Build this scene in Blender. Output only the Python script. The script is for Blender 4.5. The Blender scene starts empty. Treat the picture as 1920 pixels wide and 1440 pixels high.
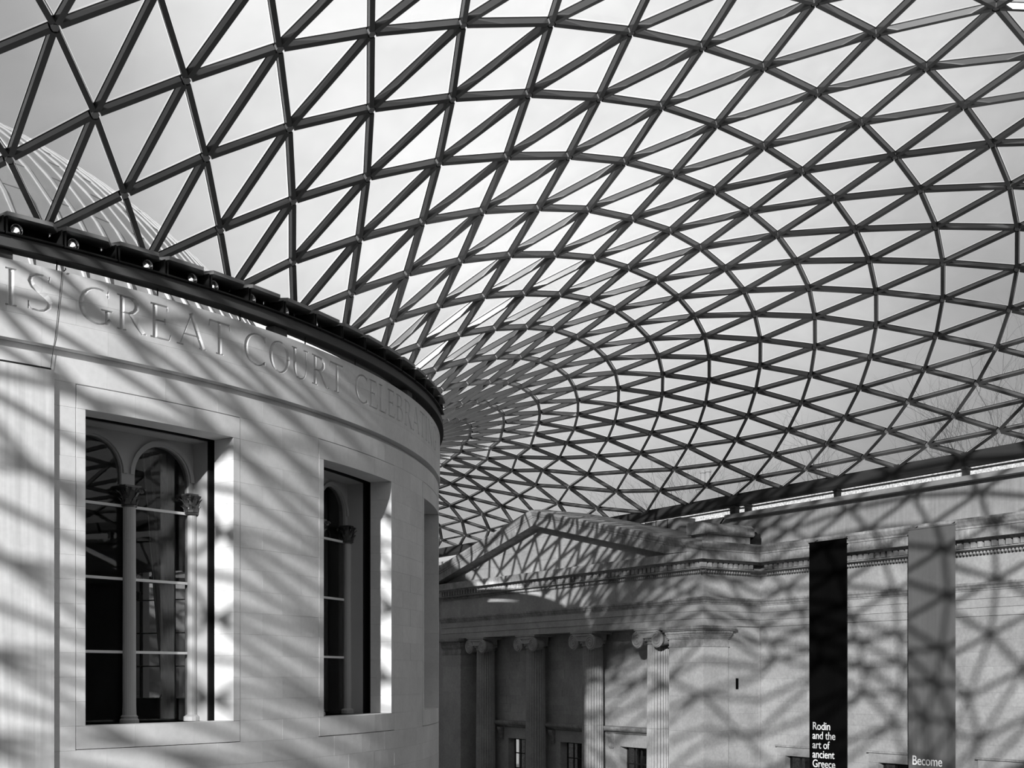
import bpy, bmesh, math, random
from mathutils import Vector, Matrix, noise
random.seed(7)
PI = math.pi
C = bpy.context.scene.collection
SC = bpy.context.scene

# ------------------------------------------------------------------ camera, sky, sun, exposure
# metres; drum axis at x = y = 0, x east, y north, z = 0 at eye level (11.7 m above the court floor)
EYE = (-0.634, -48.191, 0.0)
YAW = 0.564
FPX = 2313.93
HOR = 1271.6
cam_d = bpy.data.cameras.new('camera')
cam_d.sensor_width = 36.0
cam_d.lens = FPX / 1920 * 36.0
cam_d.shift_y = (HOR - 720) / 1920
cam_d.clip_end = 2000
cam = bpy.data.objects.new('camera', cam_d)
cam.location = EYE
cam.rotation_euler = (PI / 2, 0, -YAW)
C.objects.link(cam)
SC.camera = cam
SC.view_settings.view_transform = 'Standard'
SC.view_settings.look = 'None'
SC.view_settings.exposure = 0.0
SC.view_settings.gamma = 1.0
SC.view_settings.use_curve_mapping = False
SC.cycles.max_bounces = 8
SC.cycles.diffuse_bounces = 4
SC.cycles.transparent_max_bounces = 16

SUN_AZ = math.radians(-138.5)      # direction towards the sun, from +x
SUN_EL = math.radians(16.2)
SUN_POWER = 12.0
sd = bpy.data.lights.new('sun', 'SUN')
sd.energy = SUN_POWER
sd.angle = math.radians(0.62)
sun = bpy.data.objects.new('sun', sd)
to_sun = Vector((math.cos(SUN_AZ) * math.cos(SUN_EL), math.sin(SUN_AZ) * math.cos(SUN_EL), math.sin(SUN_EL)))
sun.rotation_euler = to_sun.to_track_quat('Z', 'Y').to_euler()
sun.location = to_sun * 120
C.objects.link(sun)

world = bpy.data.worlds.new('overcast_sky')
SC.world = world
world.use_nodes = True
wt = world.node_tree
wt.nodes.clear()
def wn(t, **k):
    n = wt.nodes.new(t)
    for a, b in k.items():
        setattr(n, a, b)
    return n
tc = wn('ShaderNodeTexCoord')
mp = wn('ShaderNodeMapping'); mp.inputs['Scale'].default_value = (1.0, 1.0, 2.2); mp.inputs['Location'].default_value = (0.35, 0.1, 0.0)
nz = wn('ShaderNodeTexNoise'); nz.inputs['Scale'].default_value = 2.6; nz.inputs['Detail'].default_value = 7; nz.inputs['Roughness'].default_value = 0.52
rm = wn('ShaderNodeMapRange'); rm.inputs[1].default_value = 0.36; rm.inputs[2].default_value = 0.66; rm.inputs[3].default_value = 0.80; rm.inputs[4].default_value = 1.18
# a broad bright bank of cloud to the north-east
dt = wn('ShaderNodeVectorMath', operation='DOT_PRODUCT')
baz, bel = 0.61, math.radians(27)
dt.inputs[1].default_value = (math.sin(baz) * math.cos(bel), math.cos(baz) * math.cos(bel), math.sin(bel))
lb = wn('ShaderNodeMapRange', interpolation_type='SMOOTHSTEP'); lb.inputs[1].default_value = 0.915; lb.inputs[2].default_value = 0.998; lb.inputs[3].default_value = 0.40; lb.inputs[4].default_value = 1.08
ml = wn('ShaderNodeMath', operation='MULTIPLY')
bg = wn('ShaderNodeBackground')
wo = wn('ShaderNodeOutputWorld')
L = wt.links.new
L(tc.outputs['Generated'], mp.inputs['Vector']); L(mp.outputs['Vector'], nz.inputs['Vector'])
L(nz.outputs['Fac'], rm.inputs[0]); L(tc.outputs['Generated'], dt.inputs[0]); L(dt.outputs['Value'], lb.inputs[0])
L(rm.outputs[0], ml.inputs[0]); L(lb.outputs[0], ml.inputs[1])
L(ml.outputs[0], bg.inputs['Color']); L(bg.outputs[0], wo.inputs['Surface'])
bg.inputs['Strength'].default_value = 1.42

# ------------------------------------------------------------------ materials (all neutral grey: a black and white photograph)
def material(name):
    m = bpy.data.materials.new(name)
    m.use_nodes = True
    nt = m.node_tree
    return m, nt, nt.nodes['Principled BSDF'], nt.links.new
def gray(v):
    return (v, v, v, 1.0)
def stone(name, base, dirt=0.12, fine=0.06, rough=0.85, streak=0.0, piece=0.10, bump=0.15, dscale=0.7):
    m, nt, p, lk = material(name)
    geo = nt.nodes.new('ShaderNodeNewGeometry')
    n1 = nt.nodes.new('ShaderNodeTexNoise'); n1.inputs['Scale'].default_value = dscale; n1.inputs['Detail'].default_value = 6; n1.inputs['Roughness'].default_value = 0.6
    n2 = nt.nodes.new('ShaderNodeTexNoise'); n2.inputs['Scale'].default_value = 9.0; n2.inputs['Detail'].default_value = 5
    mv = nt.nodes.new('ShaderNodeMapping'); mv.inputs['Scale'].default_value = (5.0, 5.0, 0.22)
    n3 = nt.nodes.new('ShaderNodeTexNoise'); n3.inputs['Scale'].default_value = 1.6; n3.inputs['Detail'].default_value = 4
    oi = nt.nodes.new('ShaderNodeObjectInfo')
    lk(geo.outputs['Position'], n1.inputs['Vector']); lk(geo.outputs['Position'], n2.inputs['Vector'])
    lk(geo.outputs['Position'], mv.inputs['Vector']); lk(mv.outputs['Vector'], n3.inputs['Vector'])
    def rng(src, amp):
        r = nt.nodes.new('ShaderNodeMapRange'); r.inputs[1].default_value = 0.3; r.inputs[2].default_value = 0.7
        r.inputs[3].default_value = 1 - amp; r.inputs[4].default_value = 1 + amp * 0.6
        lk(src, r.inputs[0]); return r.outputs[0]
    def mul(a, b):
        q = nt.nodes.new('ShaderNodeMath'); q.operation = 'MULTIPLY'; lk(a, q.inputs[0])
        if isinstance(b, float): q.inputs[1].default_value = b
        else: lk(b, q.inputs[1])
        return q.outputs[0]
    v = mul(rng(n1.outputs['Fac'], dirt), rng(n2.outputs['Fac'], fine))
    if streak: v = mul(v, rng(n3.outputs['Fac'], streak))
    if piece:
        r = nt.nodes.new('ShaderNodeMapRange'); r.inputs[3].default_value = 1 - piece; r.inputs[4].default_value = 1 + piece * 0.5
        lk(oi.outputs['Random'], r.inputs[0]); v = mul(v, r.outputs[0])
    v = mul(v, float(base))
    cb = nt.nodes.new('ShaderNodeCombineColor'); lk(v, cb.inputs[0]); lk(v, cb.inputs[1]); lk(v, cb.inputs[2])
    lk(cb.outputs[0], p.inputs['Base Color'])
    p.inputs['Roughness'].default_value = rough
    p.inputs['Specular IOR Level'].default_value = 0.25
    if bump:
        b = nt.nodes.new('ShaderNodeBump'); b.inputs['Strength'].default_value = bump; b.inputs['Distance'].default_value = 0.02
        lk(n2.outputs['Fac'], b.inputs['Height']); lk(b.outputs['Normal'], p.inputs['Normal'])
    return m
def plain(name, v, rough=0.5, metal=0.0, spec=0.5, var=0.1):
    m, nt, p, lk = material(name)
    geo = nt.nodes.new('ShaderNodeNewGeometry')
    n = nt.nodes.new('ShaderNodeTexNoise'); n.inputs['Scale'].default_value = 3.0; n.inputs['Detail'].default_value = 4
    lk(geo.outputs['Position'], n.inputs['Vector'])
    r = nt.nodes.new('ShaderNodeMapRange'); r.inputs[3].default_value = v * (1 - var); r.inputs[4].default_value = v * (1 + var)
    lk(n.outputs['Fac'], r.inputs[0])
    cb = nt.nodes.new('ShaderNodeCombineColor')
    for i in range(3): lk(r.outputs[0], cb.inputs[i])
    lk(cb.outputs[0], p.inputs['Base Color'])
    p.inputs['Roughness'].default_value = rough; p.inputs['Metallic'].default_value = metal
    p.inputs['Specular IOR Level'].default_value = spec
    return m
def glass(name, through, gloss, rough=0.03, streaks=0.0, frit=0.0):
    m = bpy.data.materials.new(name); m.use_nodes = True
    nt = m.node_tree; nt.nodes.clear(); lk = nt.links.new
    tr = nt.nodes.new('ShaderNodeBsdfTransparent'); gl = nt.nodes.new('ShaderNodeBsdfGlossy'); mx = nt.nodes.new('ShaderNodeMixShader')
    lw = nt.nodes.new('ShaderNodeLayerWeight'); lw.inputs['Blend'].default_value = 0.5
    pw = nt.nodes.new('ShaderNodeMath'); pw.operation = 'POWER'; pw.inputs[1].default_value = 5.0
    ma = nt.nodes.new('ShaderNodeMath'); ma.operation = 'MULTIPLY_ADD'; ma.inputs[1].default_value = 0.9 * gloss; ma.inputs[2].default_value = 0.04 * gloss
    lk(lw.outputs['Facing'], pw.inputs[0])
    out = nt.nodes.new('ShaderNodeOutputMaterial')
    gl.inputs['Roughness'].default_value = rough; gl.inputs['Color'].default_value = gray(0.9)
    geo = nt.nodes.new('ShaderNodeNewGeometry'); n = nt.nodes.new('ShaderNodeTexNoise'); n.inputs['Scale'].default_value = 1.3; n.inputs['Detail'].default_value = 6
    oi = nt.nodes.new('ShaderNodeObjectInfo')
    ad = nt.nodes.new('ShaderNodeMath'); ad.operation = 'MULTIPLY_ADD'; ad.inputs[1].default_value = 0.5; 
    lk(oi.outputs['Random'], ad.inputs[0]); lk(n.outputs['Fac'], ad.inputs[2])
    lk(geo.outputs['Position'], n.inputs['Vector'])
    r = nt.nodes.new('ShaderNodeMapRange'); r.inputs[1].default_value = 0.3; r.inputs[2].default_value = 1.2; r.inputs[3].default_value = through * (1 - streaks); r.inputs[4].default_value = through
    lk(ad.outputs[0], r.inputs[0])
    cb = nt.nodes.new('ShaderNodeCombineColor')
    for i in range(3): lk(r.outputs[0], cb.inputs[i])
    lk(cb.outputs[0], tr.inputs['Color'])
    lk(pw.outputs[0], ma.inputs[0]); lk(ma.outputs[0], mx.inputs[0]); 
    body = tr.outputs[0]
    if frit:      # white printed dots scatter a little of the daylight
        tl_ = nt.nodes.new('ShaderNodeBsdfTranslucent'); tl_.inputs['Color'].default_value = gray(0.85)
        m2 = nt.nodes.new('ShaderNodeMixShader'); m2.inputs[0].default_value = frit
        lk(tr.outputs[0], m2.inputs[1]); lk(tl_.outputs[0], m2.inputs[2]); body = m2.outputs[0]
    lk(body, mx.inputs[1]); lk(gl.outputs[0], mx.inputs[2]); lk(mx.outputs[0], out.inputs['Surface'])
    return m

M_DRUM = stone('pale_limestone', 0.76, dirt=0.10, fine=0.04, piece=0.06, bump=0.05)
M_PANEL = stone('streaked_limestone', 0.74, dirt=0.08, fine=0.04, streak=0.16, piece=0.0, bump=0.05)
M_OLD = stone('weathered_portland_stone', 0.35, dirt=0.22, fine=0.12, piece=0.10, bump=0.3)
M_MOULD = stone('sooty_portland_stone', 0.30, dirt=0.40, fine=0.18, streak=0.18, piece=0.12, bump=0.3, dscale=1.4)
M_PARAPET = stone('parapet_render', 0.28, dirt=0.16, fine=0.06, streak=0.12, piece=0.06, bump=0.1)
M_COPING = plain('coping_stone', 0.22, 0.8, var=0.2)
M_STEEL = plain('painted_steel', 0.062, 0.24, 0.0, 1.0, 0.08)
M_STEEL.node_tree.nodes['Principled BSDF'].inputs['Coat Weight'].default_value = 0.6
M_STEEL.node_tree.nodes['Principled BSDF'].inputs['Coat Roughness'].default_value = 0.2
M_STEELNODE = plain('node_steel', 0.30, 0.3, 0.0, 0.6, 0.08)
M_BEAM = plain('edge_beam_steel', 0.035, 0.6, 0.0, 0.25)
M_RING = plain('ring_beam_paint', 0.10, 0.55, 0.0, 0.3)
M_LAMP = bpy.data.materials.new('lit_lamp'); M_LAMP.use_nodes = True
M_LAMP.node_tree.nodes['Principled BSDF'].inputs['Emission Color'].default_value = gray(1.0)
M_LAMP.node_tree.nodes['Principled BSDF'].inputs['Emission Strength'].default_value = 1.3
M_BLACK = plain('black_paint', 0.015, 0.6, 0.0, 0.3)
M_HOUSING = plain('floodlight_lid', 0.30, 0.55, 0.0, 0.4)
M_CHROME = plain('polished_reflector', 0.85, 0.12, 1.0)
M_BRONZE = plain('gilded_bronze', 0.14, 0.35, 0.8)
M_FRAME = plain('painted_window_joinery', 0.42, 0.6, var=0.04)
M_BAR = plain('white_glazing_bar', 0.80, 0.5, var=0.03)
M_INNER = plain('old_drum_wall', 0.30, 0.9)
M_DOME = stone('dome_cladding', 0.23, dirt=0.12, fine=0.05, rough=0.6, piece=0.05, bump=0.05)
M_RIB = plain('dome_rib', 0.30, 0.6, var=0.05)
M_SEAM = plain('dome_seam', 0.17, 0.7)
M_GLASS = glass('fritted_glass', 0.83, 0.9, 0.04, 0.06, 0.12)
M_CLEAR = glass('clear_glass_margin', 0.97, 0.9, 0.03)
M_WINGLASS = glass('window_glass', 0.80, 0.7, 0.01)
M_FLOOR = stone('court_paving', 0.40, piece=0.0, bump=0.0)
M_CLOTHB = plain('black_banner_cloth', 0.004, 0.95, 0.0, 0.0)
M_CLOTHG = stone('grey_banner_cloth', 0.105, dirt=0.03, fine=0.03, streak=0.06, piece=0.0, bump=0.0, rough=0.95)
M_WHITE = plain('white_print', 0.80, 0.8, var=0.02)
M_CURTAIN = plain('curtain_cloth', 0.22, 0.9)
M_BARK = plain('grey_bark', 0.05, 0.9)
M_ROOFBOX = plain('lead_sheet', 0.16, 0.7, var=0.25)
M_BRICK = plain('pale_chimney_brick', 0.22, 0.9)
M_SKYPAINT = stone('speckled_sky_paint', 0.30, dirt=0.25, fine=0.55, piece=0.0, bump=0.0, dscale=3.0)  # pale speckled tone painted in place of bright sky

# ------------------------------------------------------------------ mesh helpers
class MB:
    def __init__(s):
        s.v = []; s.f = []
    def add(s, vs, fs):
        b = len(s.v); s.v += [tuple(p) for p in vs]; s.f += [tuple(b + i for i in f) for f in fs]
    def hexa(s, p):            # 8 points: bottom ring 0-3, top ring 4-7
        s.add(p, [(0, 3, 2, 1), (4, 5, 6, 7), (0, 1, 5, 4), (1, 2, 6, 5), (2, 3, 7, 6), (3, 0, 4, 7)])
    def box(s, a, b):
        x0, y0, z0 = a; x1, y1, z1 = b
        s.hexa([(x0, y0, z0), (x1, y0, z0), (x1, y1, z0), (x0, y1, z0), (x0, y0, z1), (x1, y0, z1), (x1, y1, z1), (x0, y1, z1)])
    def fbox(s, fr, a, b):     # box in a local frame function
        x0, y0, z0 = a; x1, y1, z1 = b
        s.hexa([fr(*q) for q in ((x0, y0, z0), (x1, y0, z0), (x1, y1, z0), (x0, y1, z0), (x0, y0, z1), (x1, y0, z1), (x1, y1, z1), (x0, y1, z1))])
    def sweep(s, fr, prof, s0, s1, m0=0, m1=0):
        n = len(prof)
        vs = [fr(s0 + m0 * o, o, z) for o, z in prof] + [fr(s1 + m1 * o, o, z) for o, z in prof]
        s.add(vs, [tuple(range(n)), tuple(range(2 * n - 1, n - 1, -1))] + [(i, (i + 1) % n, n + (i + 1) % n, n + i) for i in range(n)])
    def cyl(s, t0, t1, z0, z1, r0, r1, n=4):   # curved block about the drum axis, degrees
        b = []
        for i in range(n + 1):
            a = math.radians(t0 + (t1 - t0) * i / n); c, d = math.cos(a), math.sin(a)
            b += [(r0 * c, r0 * d, z0), (r1 * c, r1 * d, z0), (r1 * c, r1 * d, z1), (r0 * c, r0 * d, z1)]
        f = [(0, 1, 2, 3), tuple(4 * n + k for k in (3, 2, 1, 0))]
        for i in range(n):
            for k in range(4):
                f.append((4 * i + k, 4 * i + 4 + k, 4 * i + 4 + (k + 1) % 4, 4 * i + (k + 1) % 4))
        s.add(b, f)
    def lathe(s, prof, n=24, fr=None, flute=0, depth=0.0, a0=0.0):
        fr = fr or (lambda x, y, z: (x, y, z))
        vs = []; m = len(prof)
        for r, z in prof:
            for i in range(n):
                a = 2 * PI * i / n + a0
                rr = r
                if flute:
                    rr = r - depth * max(0.0, math.sin(PI * ((i * flute / n) % 1.0))) ** 0.7 * (r > 0.05)
                vs.append(fr(rr * math.cos(a), rr * math.sin(a), z))
        fs = [tuple(range(n))[::-1], tuple(range((m - 1) * n, m * n))]
        for j in range(m - 1):
            for i in range(n):
                fs.append((j * n + i, j * n + (i + 1) % n, (j + 1) * n + (i + 1) % n, (j + 1) * n + i))
        s.add(vs, fs)
    def tube(s, pts, r, n=6, r1=None):
        pts = [Vector(p) for p in pts]; m = len(pts); vs = []
        for j, p in enumerate(pts):
            d = (pts[min(j + 1, m - 1)] - pts[max(j - 1, 0)]).normalized()
            u = d.orthogonal().normalized(); w = d.cross(u)
            if j:
                u = (pu - d * pu.dot(d)).normalized(); w = d.cross(u)
            pu = u
            rr = r if r1 is None else r + (r1 - r) * j / (m - 1)
            for i in range(n):
                a = 2 * PI * i / n
                vs.append(p + u * (rr * math.cos(a)) + w * (rr * math.sin(a)))
        fs = [tuple(range(n))[::-1], tuple(range((m - 1) * n, m * n))]
        for j in range(m - 1):
            for i in range(n):
                fs.append((j * n + i, j * n + (i + 1) % n, (j + 1) * n + (i + 1) % n, (j + 1) * n + i))
        s.add(vs, fs)
    def bar(s, p, q, up, w, h, h0=None):  # rectangular bar from p to q, width w, depth h below/above the axis along 'up'
        p, q, up = Vector(p), Vector(q), Vector(up)
        d = (q - p).normalized(); sd_ = d.cross(up).normalized(); u = sd_.cross(d).normalized()
        a = sd_ * (w / 2); t = u * (h / 2)
        s.hexa([p - a - t, p + a - t, q + a - t, q - a - t, p - a + t, p + a + t, q + a + t, q - a + t])
    def mesh(s, name, mat, smooth=False, fix=True):
        me = bpy.data.meshes.new(name)
        me.from_pydata(s.v, [], s.f)
        if fix:
            bm = bmesh.new(); bm.from_mesh(me); bmesh.ops.recalc_face_normals(bm, faces=bm.faces); bm.to_mesh(me); bm.free()
        if smooth:
            for p in me.polygons: p.use_smooth = True
        me.materials.append(mat)
        return me
    def build(s, name, mat, parent=None, smooth=False, fix=True):
        return link(bpy.data.objects.new(name, s.mesh(name, mat, smooth, fix)), parent)
def link(o, parent=None):
    C.objects.link(o)
    if parent is not None:
        o.parent = parent
    return o
def empty(name, loc=(0, 0, 0)):
    e = bpy.data.objects.new(name, None); e.empty_display_size = 0.3; e.location = loc
    C.objects.link(e); return e
def place(o, parent):           # parent keeps world position (parents are only translated / turned about z)
    o.parent = parent
    o.matrix_parent_inverse = parent_matrix(parent).inverted()
    return o
def parent_matrix(p):
    return Matrix.Translation(p.location) @ p.rotation_euler.to_matrix().to_4x4()
def thing(name, label, cat, loc, group=None):
    e = empty(name, loc); e['label'] = label; e['category'] = cat
    if group: e['group'] = group
    return e
def tag(o, label, cat, group=None):
    o['label'] = label; o['category'] = cat
    if group: o['group'] = group
    return o
def struct(o, label=None):
    o['kind'] = 'structure'
    if label: o['label'] = label
    return o
def stuff(o):
    o['kind'] = 'stuff'; return o
def pieces(a, b, ln, jit=0.0, first=None):
    n = max(1, round((b - a) / ln)); e = [a + (b - a) * i / n for i in range(n + 1)]
    for i in range(1, n): e[i] += random.uniform(-jit, jit)
    return list(zip(e[:-1], e[1:]))

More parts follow.
